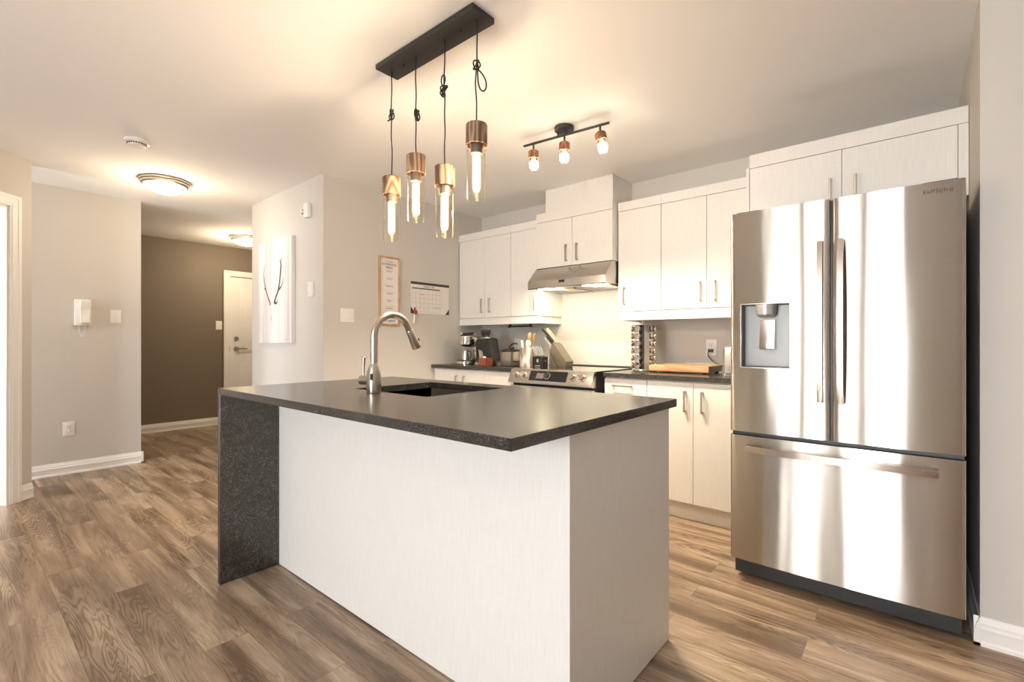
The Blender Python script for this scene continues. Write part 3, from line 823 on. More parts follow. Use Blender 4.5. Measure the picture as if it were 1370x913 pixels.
MB().box(FX0 + .004, FX1 - .004, 2.45, 2.50, .69, .709).build('door_gasket', 'rubber', fr)
MB().box(XC - .0033, XC + .0033, 2.44, 2.50, .709, 1.736).build('door_gasket', 'rubber', fr)
# dispenser lining
ds = MB()
ds.box(-.6235, -.6205, 2.418, 2.4765, 1.0125, 1.3055, mi=1)
ds.box(-.4275, -.4245, 2.418, 2.4765, 1.0125, 1.3055, mi=1)
ds.box(-.6205, -.4275, 2.4735, 2.4775, 1.0125, 1.3055, mi=0)
ds.box(-.6205, -.4275, 2.418, 2.4735, 1.0125, 1.0165, mi=1)
ds.box(-.6205, -.4275, 2.418, 2.4735, 1.3015, 1.3055, mi=1)
dsp = ds.build('dispenser', ['linergrey', 'rubber'], ld_)
MB().lathe([(0, -.058), (.026, -.058), (.040, -.045), (.043, -.010), (.043, 0), (0, 0)], (-.523, 2.432, 1.301), 32).build('spout', 'silverpaint', ld_)
MB().prism([(2.473, 1.232), (2.452, 1.232), (2.440, 1.10), (2.446, 1.096), (2.473, 1.11)], 'x', -.553, -.490, bev=.001).build('paddle', 'chrome', ld_)
fr_ = MB()
for q in ((-.6275, -.6235, 1.0085, 1.3095), (-.4245, -.4205, 1.0085, 1.3095)): fr_.box(q[0], q[1], 2.4105, 2.421, q[2], q[3])
for q in ((1.0095, 1.0125), (1.3055, 1.3085)): fr_.box(-.6265, -.4215, 2.4125, 2.421, q[0], q[1])
fr_.build('dispenser_frame', 'handle', ld_)
# bowed bar handles
def bow(z0, z1, y_in, y_out, t, n=16):
    outer = []; inner = []
    for i in range(n + 1):
        k_ = i / n; b_ = 1 - (2 * k_ - 1) ** 2
        z = z0 + (z1 - z0) * k_
        outer.append((y_out - .020 * b_, z)); inner.append((y_out - .020 * b_ + t, z))
    return outer, inner
for par, xh in ((ld_, -.308), (rd_, -.236)):
    o_, i_ = bow(.872, 1.560, 2.42, 2.385, .012)
    poly = [(2.418, .872)] + o_ + [(2.418, 1.560), (2.418, 1.530)] + i_[::-1][1:-1] + [(2.418, .902)]
    MB().prism(poly, 'x', xh - .0105, xh + .0105, bev=.0015).build('handle', 'handle', par, ang=25)
n = 20; o_ = []; i_ = []
for i in range(n + 1):
    k_ = i / n; b_ = 1 - (2 * k_ - 1) ** 2; x = -.602 + .672 * k_
    o_.append((x, 2.386 - .022 * b_)); i_.append((x, 2.386 - .022 * b_ + .012))
poly = [(-.602, 2.417)] + o_ + [(.070, 2.417), (.045, 2.417)] + i_[::-1][1:-1] + [(-.577, 2.417)]
MB().prism(poly, 'z', .622, .650, bev=.0015).build('handle', 'handle', dr_, ang=25)
text('brand_lettering', 'SAMSUNG', .0165, (.068, 2.4125, 1.705), FACE_MY, 'engraved', rd_, .0012, sx=1.05, spacing=1.15)

# ------------------------------------------------------------------ ceiling fixtures
PY = 1.365
pl = thing('pendant_light', 'black linear pendant fixture with four knotted cords and glass cylinder bulbs', 'pendant light', (-1.62, PY, CE))
MB().box(-1.942, -1.298, PY - .062, PY + .062, CE - .024, CE - .001, .002).build('ceiling_plate', 'black', pl)
for x in (-1.81, -1.43): MB().cyl((x, PY, CE - .034), (x, PY, CE - .02), .0045, seg=12).build('screw', 'black', pl)
def noise_x(z, ph): return .004 * math.sin(z * 17 + ph) + .002 * math.sin(z * 41 + ph * 2)
def knot(cx, cz, kind, ph):
    P_ = []
    if kind == 0:      # small tight loop with a tail
        for i in range(26):
            a = 2 * PI * 1.9 * i / 25
            P_.append((cx + .013 * math.sin(a), PY + .006 * math.cos(a * 1.5), cz + .026 * math.cos(a) * (1 if i < 14 else .8) - .004 * i / 25))
    elif kind == 1:
        for i in range(34):
            a = 2 * PI * 2.6 * i / 33
            P_.append((cx + .010 * math.sin(a) + .006, PY + .009 * math.cos(a * 1.3), cz + .024 * math.cos(a + .4 * math.sin(a)) - .004))
    elif kind == 2:
        for i in range(46):
            a = 2 * PI * 3.3 * i / 45
            P_.append((cx - .006 + .014 * math.sin(a), PY + .010 * math.cos(a * 1.7), cz + .020 * math.cos(a * .8 + 1) - .006 * (i / 45)))
        for i in range(16):
            a = 2 * PI * i / 15
            P_.append((cx - .010 + .012 * math.sin(a), PY, cz + .043 - .022 * math.cos(a)))
    else:
        for i in range(34):
            a = 2 * PI * 2.4 * i / 33
            P_.append((cx + .015 * math.sin(a), PY + .008 * math.cos(a * 1.6), cz + .017 * math.cos(a) + .008 - .012 * i / 33))
        for i in range(31):   # the long drooping loop
            f = 2 * PI * i / 30; al = .105 * (1 - math.cos(f)) / 2; ac = .024 * math.sin(f) * math.sin(f / 2)
            P_.append((cx + .003 + .36 * al + .93 * ac, PY + .005, cz - .012 - .93 * al + .36 * ac))
    return P_
pend = [(-1.903, 1.913, 2.213, 0), (-1.720, 1.972, 2.158, 1), (-1.527, 1.876, 2.205, 2), (-1.338, 2.000, 2.235, 3)]
for i, (px, zt, kz, kd) in enumerate(pend):
    MB().cyl((px, PY, CE - .044), (px, PY, CE - .02), .0055, seg=12).build('cord_grip', 'black', pl)
    pts = []; nn = 40
    for k_ in range(nn + 1):
        z = CE - .03 + (zt + .002 - CE + .03) * k_ / nn
        f_ = math.sin(PI * k_ / nn) ** .5
        pts.append((px + noise_x(z, i * 1.7) * f_, PY + .003 * f_ * math.sin(z * 13 + i), z))
    cd = MB().tube(pts, .0027, 8)
    kp = knot(px + noise_x(kz, i * 1.7), kz, kd, i)
    cd.tube(kp, .0030, 8)
    if kd == 0: cd.tube([(px, PY, kz - .02), (px - .018, PY, kz - .021), (px - .033, PY + .002, kz - .019)], .003, 8)
    cd.build('cord', 'cord', pl)
    cap = MB().lathe([(0, .004), (.008, .004), (.010, 0), (.0405, 0), (.0435, -.004), (.0435, -.084), (.0395, -.084), (.0395, -.020), (0, -.020)], (px, PY, zt), 36)
    cp_ = cap.build('wood_cap', 'walnut', pl)
    MB().cyl((px, PY, zt + .002), (px, PY, zt + .014), .006, .004, seg=12).build('cord_cap', 'black', cp_)
    MB().lathe([(0, -.019), (.022, -.019), (.0235, -.03), (.0235, -.118), (.020, -.120), (0, -.120)], (px, PY, zt), 28).build('socket', 'socketgrey', cp_)
    gz = zt - .298
    MB().lathe([(.0390, -.050), (.0392, -.292), (.036, -.297), (.024, -.2985), (0, -.2985)], (px, PY, zt), 40).build('glass_shade', 'glass', cp_)
    MB().lathe([(.013, -.118), (.0165, -.135), (.0165, -.255), (.011, -.268), (0, -.272)], (px, PY, zt), 24).build('bulb', 'bulbglow', cp_)
    fm_ = MB(); hp = []
    for q in range(61):
        a = 2 * PI * 5 * q / 60; hp.append((px + .0072 * math.cos(a), PY + .0072 * math.sin(a), zt - .132 - .120 * q / 60))
    fm_.tube(hp, .0034, 6)
    fm_.cyl((px, PY, zt - .128), (px, PY, zt - .256), .0022, seg=8)
    fm_.build('filament', 'filament', cp_)
    pd = bpy.data.lights.new('pendant_bulb_light', 'POINT'); pd.energy = 11; pd.color = (1, .75, .52); pd.shadow_soft_size = .012
    po = bpy.data.objects.new('pendant_bulb_light', pd); COL.objects.link(po); po.location = (px, PY, zt - .20)

# track light
ta, tb = Vector((-1.912, 2.382, 2.383)), Vector((-1.333, 2.439, 2.383))
tl = thing('track_light', 'short black track light with three walnut spot heads near the hood', 'track light', (-1.635, 2.41, CE))
MB().lathe([(0, 0), (.058, 0), (.060, -.003), (.058, -.022), (.052, -.026), (0, -.026)], (-1.632, 2.425, CE - .001), 36).build('ceiling_plate', 'black', tl)
MB().cyl(ta, tb, .0075, seg=14).build('rail', 'black', tl)
for q in (.43, .53):
    p = ta.lerp(tb, q); MB().cyl(p, (p.x, p.y, CE - .02), .006, seg=12).build('post', 'black', tl)
for q, tilt in ((.125, (.03, .0)), (.505, (.0, -.03)), (.905, (.22, -.05))):
    p = ta.lerp(tb, q)
    MB().cyl(p, (p.x, p.y, 2.335), .006, seg=12).build('stem', 'black', tl)
    rot = Euler((tilt[1], -tilt[0], 0)).to_matrix()
    c0 = Vector((p.x, p.y, 2.335))
    cp_ = MB().lathe([(0, 0), (.030, 0), (.0325, -.003), (.0325, -.048), (.0285, -.048), (.0285, -.01), (0, -.01)], c0, 32, rot=rot).build('wood_cap', 'walnut2', tl)
    MB().lathe([(.0285, -.045), (.0295, -.112), (.0285, -.114)], c0, 32, rot=rot).build('glass_shade', 'glass', cp_)
    MB().lathe([(0, -.010), (.012, -.012), (.012, -.050), (.025, -.092), (.0265, -.097), (0, -.0965)], c0, 28, rot=rot).build('bulb', 'plastic', cp_)
    MB().lathe([(0, -.1150), (.015, -.113), (.0255, -.104), (.0265, -.094), (.0268, -.072)], c0, 28, rot=rot).build('bulb_lens', 'led', cp_)
    sd_ = bpy.data.lights.new('track_spot_light', 'SPOT'); sd_.energy = 42; sd_.color = (1, .86, .66); sd_.spot_size = 2.3; sd_.spot_blend = .6; sd_.shadow_soft_size = .025
    so = bpy.data.objects.new('track_spot_light', sd_); COL.objects.link(so)
    dn = rot @ Vector((0, 0, -1)); so.location = c0 + dn * .125
    so.rotation_euler = dn.to_track_quat('-Z', 'Y').to_euler()

def flush(label, x, y, power):
    t = thing('ceiling_light', label, 'ceiling light', (x, y, CE), 'flush ceiling lights with bowl shades')
    MB().lathe([(0, 0), (.168, 0), (.176, -.006), (.176, -.016), (.165, -.022), (.166, -.034), (.155, -.042), (.146, -.044), (.146, -.03), (0, -.03)], (x, y, CE - .001), 48).build('rim', 'nickel', t)
    MB().lathe([(.147, -.040), (.136, -.060), (.110, -.080), (.070, -.097), (.030, -.104), (0, -.105)], (x, y, CE - .001), 48).build('glass_bowl', 'dome', t)
    MB().lathe([(0, -.104), (.010, -.104), (.013, -.109), (.008, -.115), (0, -.117)], (x, y, CE - .001), 20).build('finial', 'nickel', t)
    pd = bpy.data.lights.new('flush_light', 'POINT'); pd.energy = power; pd.color = (1, .78, .52); pd.shadow_soft_size = .10
    po = bpy.data.objects.new('flush_light', pd); COL.objects.link(po); po.location = (x, y, CE - .23)
flush('flush ceiling light with bronze rim above the hallway mouth, nearer the camera', -4.66, 1.145, 6.5)
flush('flush ceiling light in the foyer, half hidden by the white wall corner', -6.42, 2.42, 13)
sm = thing('smoke_detector', 'round white smoke detector on the ceiling near the hallway', 'smoke detector', (-3.86, .795, CE))
MB().lathe([(0, 0), (.068, 0), (.070, -.004), (.069, -.016), (.064, -.020), (.052, -.022), (.050, -.034), (.042, -.040), (0, -.041)], (-3.86, .795, CE - .001), 40).build('housing', 'plastic', sm)
MB().cyl((-3.82, .77, CE - .0365), (-3.82, .77, CE - .043), .010, .008, seg=16).build('test_button', 'plastic', sm)
v = MB()
for k_ in range(24):
    a = 2 * PI * k_ / 24; v.box(-.004, .004, -.001, .001, -.010, 0, mat=Matrix.Translation((-3.86 + .0525 * math.cos(a), .795 + .0525 * math.sin(a), CE - .023)) @ Matrix.Rotation(a + PI / 2, 4, 'Z'))
v.build('vent_slots', 'slot', sm)

# ------------------------------------------------------------------ wall items
def plate_frame(kind, a, z):
    """return matrix: local x along wall, y out of wall, z up"""
    if kind == 'W': return frame_mat(Vector((XW, a, z)), Vector((0, 1, 0)), Vector((1, 0, 0)))
    if kind == 'D': return frame_mat(Vector((XD, a, z)), Vector((0, 1, 0)), Vector((1, 0, 0)))
    if kind == 'L': return frame_mat(Vector((XL, a, z)), Vector((0, 1, 0)), Vector((1, 0, 0)))
    if kind == 'B': return frame_mat(Vector((a, YB, z)), Vector((1, 0, 0)), Vector((0, -1, 0)))
    if kind == 'C': return frame_mat(Vector((a, YC, z)), Vector((1, 0, 0)), Vector((0, -1, 0)))
def switch(kind, a, z, label, gangs=1, w=.075, h=.118):
    m = plate_frame(kind, a, z); W_ = w + .046 * (gangs - 1)
    t = thing('light_switch', label, 'light switch', m.translation, 'white wall switches')
    MB().box(-W_ / 2, W_ / 2, 0.0005, .006, -h / 2, h / 2, .002, mat=m).build('plate', 'plastic', t)
    for g in range(gangs):
        c = (g - (gangs - 1) / 2) * .046
        MB().box(c - .006, c + .006, .005, .0075, -.013, .013, mat=m).box(c - .0045, c + .0045, .006, .017, -.002, .010, .001, mat=m).build('toggle', 'plastic', t)
        MB().cyl(m @ Vector((c, .005, .030)), m @ Vector((c, .0075, .030)), .003, seg=10).cyl(m @ Vector((c, .005, -.030)), m @ Vector((c, .0075, -.030)), .003, seg=10).build('screw', 'silverpaint', t)
    return t
def outlet(kind, a, z, label):
    m = plate_frame(kind, a, z)
    t = thing('wall_outlet', label, 'outlet', m.translation, 'white duplex outlets')
    MB().box(-.038, .038, 0.0005, .006, -.060, .060, .002, mat=m).build('plate', 'plastic', t)
    for c in (-.022, .022):
        MB().box(-.016, .016, .005, .0085, c - .014, c + .014, .003, mat=m).build('socket', 'plastic', t)
        s_ = MB(); s_.box(-.0085, -.006, .008, .0092, c - .002, c + .008, mat=m).box(.006, .0085, .008, .0092, c - .002, c + .008, mat=m).box(-.002, .002, .008, .0092, c - .010, c - .006, mat=m)
        s_.build('slots', 'slot', t)
    return t
switch('W', .985, 1.357, 'single white toggle switch right of the intercom handset on the left wall')
outlet('W', .670, .385, 'white duplex outlet low on the left wall above the baseboard')
switch('D', 2.385, 1.352, 'white toggle switch on the taupe foyer wall beside the entry door')
switch('L', 2.09, 1.344, 'double white toggle switch left of the framed menu board', 2, .075, .112)
outlet('B', -3.02, 1.10, 'white outlet on the kitchen wall behind the steel canister')
ro = outlet('B', -1.153, 1.087, 'white outlet with a black plug on the wall above the cutting board')

# intercom handset on left wall
m = plate_frame('W', .757, 1.385)
ic = thing('intercom_handset', 'white wall intercom handset with curled cord on the left wall', 'intercom', m.translation)
MB().box(-.055, .055, .0005, .030, -.115, .112, .006, mat=m).build('base', 'plastic', ic)
hs = MB()
hs.prism([(.028, -.100), (.046, -.100), (.062, -.092), (.062, -.045), (.048, -.020), (.046, .030), (.058, .055), (.058, .100), (.040, .112), (.028, .108)], 'x', -.018, .040, bev=.004, mat=m)
hs.build('receiver', 'plastic', ic)
cp2 = []
for i in range(61):
    t_ = i / 60; a = 2 * PI * 12 * t_
    cx_ = -.030 + .05 * t_; cz_ = -.115 - .095 * math.sin(PI * t_)
    cp2.append(m @ Vector((cx_ + .004 * math.cos(a), .02 + .004 * math.sin(a), cz_)))
MB().tube(cp2, .0018, 6).build('curled_cord', 'plastic', ic)

# motion sensor and thermostat on partition
m = plate_frame('C', -3.735, 2.185)
ms = thing('motion_sensor', 'white alarm motion sensor high on the partition wall corner', 'motion sensor', m.translation)
MB().box(-.030, .038, .0005, .038, -.058, .058, .010, mat=m).build('housing', 'plastic', ms)
MB().sphere(m @ Vector((-.042, .030, -.004)), .022, .020, .022).build('lens', 'silverpaint', ms)
MB().box(.008, .012, .0378, .0388, -.028, .024, mat=m).build('indicator', 'ruleline', ms)
m = plate_frame('C', -3.69, 1.548)
th = thing('thermostat', 'slim cream wall thermostat right of the antler picture', 'thermostat', m.translation)
MB().box(-.034, .034, .0005, .024, -.060, .060, .004, mat=m).build('housing', 'plastic', th)
for z in (-.03, .035): MB().box(-.022, -.012, .0238, .0252, z - .004, z + .004, mat=m).build('button', 'ruleline', th)

# antler picture
ax0, ax1, az0, az1 = -4.615, -3.975, 1.118, 2.022
ap = thing('wall_picture', 'tall white canvas picture of brown antlers on the partition wall', 'picture', ((ax0 + ax1) / 2, YC, 1.57))
MB().box(ax0, ax1, YC - .034, YC - .001, az0, az1, .002).build('canvas', 'canvas', ap)
ay = YC - .0348
def AP(fx, fz): return (ax0 + (ax1 - ax0) * fx, ay, az1 - (az1 - az0) * fz)
def antler(pts_r):
    mb = MB()
    for line in pts_r:
        for (p0, r0), (p1, r1) in zip(line[:-1], line[1:]):
            a = Vector(AP(*p0)); b = Vector(AP(*p1)); d = (b - a).normalized(); nrm_ = Vector((d.z, 0, -d.x))
            vs = [a + nrm_ * r0, b + nrm_ * r1, b - nrm_ * r1, a - nrm_ * r0]
            mb._add(vs + [v_ + Vector((0, .0006, 0)) for v_ in vs], [(0, 1, 2, 3), (7, 6, 5, 4), (0, 4, 5, 1), (1, 5, 6, 2), (2, 6, 7, 3), (3, 7, 4, 0)])
    return mb
def smooth_line(ctrl, n=6):
    out = []
    for i in range(len(ctrl) - 1):
        p0 = ctrl[max(0, i - 1)]; p1 = ctrl[i]; p2 = ctrl[i + 1]; p3 = ctrl[min(len(ctrl) - 1, i + 2)]
        for k_ in range(n):
            t = k_ / n
            def cr(a, b, c, d): return .5 * (2 * b + (c - a) * t + (2 * a - 5 * b + 4 * c - d) * t * t + (3 * b - a - 3 * c + d) * t ** 3)
            out.append(((cr(p0[0][0], p1[0][0], p2[0][0], p3[0][0]), cr(p0[0][1], p1[0][1], p2[0][1], p3[0][1])), p1[1] + (p2[1] - p1[1]) * t))
    out.append(ctrl[-1]); return out
L1 = smooth_line([((.355, .598), .010), ((.30, .545), .008), ((.235, .475), .0075), ((.17, .36), .006), ((.165, .29), .004), ((.20, .215), .0015)])
L1b = smooth_line([((.235, .475), .006), ((.165, .445), .002)])
R1 = smooth_line([((.50, .615), .016), ((.535, .565), .011), ((.62, .490), .011), ((.675, .37), .011), ((.70, .27), .012), ((.695, .215), .006), ((.73, .185), .001)])
R1b = smooth_line([((.62, .490), .011), ((.72, .455), .006), ((.79, .375), .0015)])
R1c = [((.695, .24), .006), ((.655, .195), .001)]
R1d = [((.50, .61), .012), ((.575, .615), .009), ((.60, .575), .002)]
antler([L1, L1b, [((.355, .598), .010), ((.375, .615), .008), ((.345, .628), .003)]]).build('printed_antler', 'antler', ap)
antler([R1, R1b, R1c, R1d]).build('printed_antler', 'antler', ap)
antler([smooth_line([((.385, .70), .001), ((.40, .76), .002), ((.425, .80), .0012), ((.43, .86), .001)]), [((.79, .962), .002), ((.90, .964), .002)], [((.405, .755), .004), ((.43, .768), .003)]]).build('printed_smudge', 'ruleline', ap)

# framed menu on kitchen side wall (faces +x)
mf = thing('framed_menu', 'narrow wood framed weekly menu board on the beige wall', 'picture frame', (XL, 2.488, 1.57))
my0, my1, mz0, mz1 = 2.383, 2.597, 1.272, 1.872
f = MB(); t_ = .016
f.box(XL + .001, XL + .018, my0, my0 + t_, mz0, mz1, .002).box(XL + .001, XL + .018, my1 - t_, my1, mz0, mz1, .002)
f.box(XL + .001, XL + .018, my0 + t_, my1 - t_, mz0, mz0 + t_, .002).box(XL + .001, XL + .018, my0 + t_, my1 - t_, mz1 - t_, mz1, .002)
f.build('frame', 'framewood', mf)
pp = MB().box(XL + .001, XL + .008, my0 + t_, my1 - t_, mz0 + t_, mz1 - t_).build('menu_sheet', 'paper', mf)
yc = (my0 + my1) / 2; tx = XL + .0088
for s_, sz, z, sh_ in (('our weekly', .016, 1.828, 0), ('HOMEMADE', .027, 1.803, 0), ('MENU', .027, 1.776, 0)):
    text('printed_text', s_, sz, (tx, yc, z), FACE_PX, 'ink', pp, .0003, sx=1.0)
for i, s_ in enumerate(('MONDAY', 'TUESDAY', 'WEDNESDAY', 'THURSDAY', 'FRIDAY', 'SATURDAY')):
    z = 1.742 - i * .064
    text('printed_text', s_, .014, (tx, yc, z), FACE_PX, 'ink', pp, .0003)
    MB().box(tx - .0006, tx + .0002, yc - .045, yc + .045, z + .014, z + .0155).build('printed_rule', 'ruleline', pp)
text('printed_text', 'bon appetit', .028, (tx, yc, 1.315), FACE_PX, 'ink', pp, .0003, shear=.3)

# desk calendar on the same wall
ca = thing('wall_calendar', 'wide paper month calendar with black corners on the beige wall', 'calendar', (XL, 2.96, 1.53))
cy0, cy1, cz0, cz1 = 2.728, 3.188, 1.392, 1.682
sh_ = MB().box(XL + .001, XL + .006, cy0, cy1, cz0, cz1).build('sheet', 'paper', ca)
MB().box(XL + .001, XL + .0085, cy0 - .001, cy1 + .001, cz1 - .022, cz1 + .001).build('binding_strip', 'ink', ca)
tx = XL + .0066
text('printed_text', 'MARCH 2021', .024, (tx, 2.94, cz1 - .038), FACE_PX, 'ink', sh_, .0003)
MB().box(XL + .0058, tx + .0002, cy0 + .008, cy0 + .348, cz1 - .062, cz1 - .053).build('weekday_bar', 'ink', sh_)
gl = MB()
gy0, gy1, gz0, gz1 = cy0 + .008, cy0 + .348, cz0 + .016, cz1 - .063
for i in range(8): y = gy0 + (gy1 - gy0) * i / 7; gl.box(XL + .0058, tx, y - .0008, y + .0008, gz0, gz1)
for i in range(6): z = gz0 + (gz1 - gz0) * i / 5; gl.box(XL + .0058, tx, gy0, gy1, z - .0008, z + .0008)
gl.box(XL + .0058, tx, gy1 + .02, gy1 + .021, gz0 + .05, gz1)
gl.build('printed_grid', 'ruleline', sh_)
dn_ = 1
for r_ in range(5):
    for c in range(7):
        if (r_ == 0 and c < 1) or dn_ > 31: continue
        text('day_number', str(dn_), .012, (tx, gy0 + (gy1 - gy0) * (c + .8) / 7, gz1 - (gz1 - gz0) * (r_ + .2) / 5), FACE_PX, 'ruleline', sh_, .0003)
        dn_ += 1
for y0_, z0_, w_ in ((2.83, 1.570, .045), (2.99, 1.452, .085)):
    wv = [(tx, y0_ + w_ * i / 20, z0_ + .004 * math.sin(i * 1.9)) for i in range(21)]
    MB().tube(wv, .0009, 5).build('handwriting', 'ink', sh_)
cn = MB()
cn.prism([(cy0, cz0), (cy0 + .045, cz0), (cy0, cz0 + .055)], 'x', XL + .001, XL + .0078)
cn.build('corner_holder', 'ink', ca)
MB().prism([(cy1, cz0), (cy1 - .045, cz0), (cy1, cz0 + .055)], 'x', XL + .001, XL + .0078).build('corner_holder', 'ink', ca)
mk = thing('marker_pen', 'white marker with dark red cap clipped at the calendar corner', 'marker', (XL, 2.755, 1.30))
MB().rings([((XL + .016, 2.752, 1.300), .003), ((XL + .016, 2.752, 1.304), .0075), ((XL + .016, 2.756, 1.385), .008)], 14).build('barrel', 'plastic', mk)
MB().rings([((XL + .016, 2.756, 1.383), .009), ((XL + .016, 2.763, 1.440), .009), ((XL + .016, 2.764, 1.443), .006)], 14).build('cap', 'burgundy', mk)
MB().box(XL + .008, XL + .013, 2.762, 2.792, 1.385, 1.42, .001).build('clip', 'burgundy', mk)

# ------------------------------------------------------------------ things on the left counter
Z0 = .9155
# espresso machine
em = thing('espresso_machine', 'chrome espresso machine with round head in the left counter corner', 'coffee machine', (-3.27, 3.24, Z0))
MB().lathe([(0, 0), (.098, 0), (.104, .006), (.104, .028), (.098, .034), (0, .034)], (-3.265, 3.20, Z0), 36).build('base', 'chrome', em)
MB().lathe([(0, 0), (.092, 0), (.092, .004), (0, .004)], (-3.265, 3.20, Z0 + .0345), 36).build('drip_tray', 'rubber', em)
MB().box(-3.235, -3.178, 3.24, 3.33, Z0, Z0 + .262, .012).build('rear_column', 'chrome', em)
hdm = MB().lathe([(0, .165), (.045, .166), (.072, .178), (.086, .188), (.088, .196), (.084, .262), (.078, .268), (0, .270)], (-3.272, 3.215, Z0), 40).build('brew_head', 'chrome', em)
MB().lathe([(0, .268), (.070, .268), (.068, .276), (0, .279)], (-3.272, 3.215, Z0), 36).build('head_cover', 'rubber', em)
MB().rings([((-3.30, 3.19, Z0 + .288), .012), ((-3.20, 3.22, Z0 + .293), .012)], 14).build('lever', 'rubber', em)
MB().sphere((-3.315, 3.185, Z0 + .287), .015).build('lever_knob', 'chrome', em)
MB().rings([((-3.20, 3.22, Z0 + .275), .008), ((-3.190, 3.23, Z0 + .295), .012), ((-3.18, 3.24, Z0 + .275), .006)], 12).build('steam_knob', 'chrome', em)
# milk jug standing on base
mj = thing('milk_jug', 'small polished steel milk jug standing under the espresso machine head', 'jug', (-3.275, 3.17, Z0 + .0387))
MB().lathe([(0, 0), (.036, 0), (.039, .004), (.038, .02), (.030, .085), (.033, .098), (.031, .098), (.028, .085), (.036, .02), (.034, .006), (0, .005)], (-3.265, 3.185, Z0 + .039), 32).build('body', 'chrome', mj)
MB().tube([(-3.228, 3.185, Z0 + .125), (-3.205, 3.19, Z0 + .122), (-3.200, 3.19, Z0 + .09), (-3.208, 3.19, Z0 + .06), (-3.228, 3.185, Z0 + .055)], .0055, 10).build('handle', 'rubber', mj)
# grinder
gr = thing('coffee_grinder', 'tall black coffee grinder with capped hopper beside the espresso machine', 'coffee grinder', (-3.01, 3.22, Z0))
MB().box(-3.115, -2.955, 3.15, 3.30, Z0, Z0 + .022, .004).build('base', 'greyplastic', gr)
MB().prism([(-3.105, 1.060), (-3.108, 1.145), (-3.085, 1.158), (-2.965, 1.165), (-2.945, 1.150), (-2.915, .985), (-2.905, .937), (-3.005, .937), (-3.015, .985), (-3.025, 1.050)], 'y', 3.165, 3.285, bev=.006).build('body', 'rubber', gr)
MB().prism([(-3.104, .937), (-3.125, 1.125), (-3.140, 1.135), (-3.156, 1.12), (-3.126, .937)], 'y', 3.20, 3.27, bev=.003).build('rear_fin', 'rubber', gr)
MB().prism([(-3.085, .937), (-3.105, 1.058), (-3.03, 1.058), (-3.035, .937)], 'y', 3.19, 3.26, bev=.003).build('grounds_bin', 'silverpaint', gr)
MB().lathe([(0, 0), (.050, 0), (.052, .004), (.050, .012), (0, .014)], (-3.03, 3.225, 1.157), 32).build('collar', 'silverpaint', gr)
MB().lathe([(0, 0), (.038, 0), (.034, .020), (.044, .034), (.045, .070), (.040, .075), (0, .076)], (-3.042, 3.225, 1.168), 32).build('hopper', 'rubber', gr)
# red-brown boxes
b1 = thing('storage_box', 'red brown square tin box holding a pink copper ball, in front of grinder', 'box', (-2.925, 3.14, Z0))
quadb = MB(); quadbox(quadb, -2.975, -2.880, 3.062, 3.142, Z0 + .003, Z0 + .072, .003); quadb.build('tin', 'copper', b1)
tag(MB().sphere((-2.945, 3.102, Z0 + .062), .027).build('copper_ball', 'coppershine', None, (-2.945, 3.102, Z0 + .035)), 'pink copper round scoop resting in the red brown tin', 'scoop')
b2 = thing('storage_box', 'second red brown tin box behind the clear tray', 'box', (-2.845, 3.35, Z0))
quadb = MB(); quadbox(quadb, -2.89, -2.80, 3.315, 3.385, Z0 + .003, Z0 + .075, .003); quadb.build('tin', 'copper', b2)
tp = thing('coffee_tamper', 'small black tamper tool standing in the rear red brown tin', 'tamper', (-2.862, 3.35, Z0 + .004))
MB().lathe([(0, 0), (.022, 0), (.022, .02), (.008, .03), (.008, .09), (.0, .091)], (-2.862, 3.35, Z0 + .004), 24).build('press', 'rubber', tp)
MB().lathe([(0, .085), (.009, .086), (.020, .105), (.021, .125), (.012, .138), (0, .140)], (-2.862, 3.35, Z0 + .004), 24).build('grip', 'rubber', tp)
# clear tray + canister
tr = MB(); quadbox(tr, -2.845, -2.625, 3.125, 3.275, Z0 + .003, Z0 + .048, .003)
tag(tr.build('clear_tray', 'cleartray', None, (-2.735, 3.20, Z0)), 'clear acrylic tray under the steel canister on the left counter', 'tray')
cz = Z0 + .0035
cn = thing('steel_canister', 'square steel canister with black lid and curled black handle in tray', 'canister', (-2.735, 3.21, cz))
MB().box(-2.790, -2.675, 3.155, 3.262, cz, cz + .125, .010).build('body', 'nickel', cn)
MB().prism([(-2.797, cz + .1255), (-2.797, cz + .133), (-2.72, cz + .150), (-2.669, cz + .142), (-2.669, cz + .1255)], 'y', 3.150, 3.267, bev=.003).build('lid', 'rubber', cn)
MB().tube([(-2.735, 3.205, cz + .13), (-2.735, 3.205, cz + .155), (-2.722, 3.205, cz + .180), (-2.695, 3.205, cz + .195), (-2.662, 3.205, cz + .196), (-2.648, 3.205, cz + .19)], .0065, 10).build('handle', 'rubber', cn)
MB().tube([(-2.70, 3.165, cz + .14), (-2.675, 3.16, cz + .155), (-2.645, 3.155, cz + .158)], .006, 10).build('spout', 'rubber', cn)
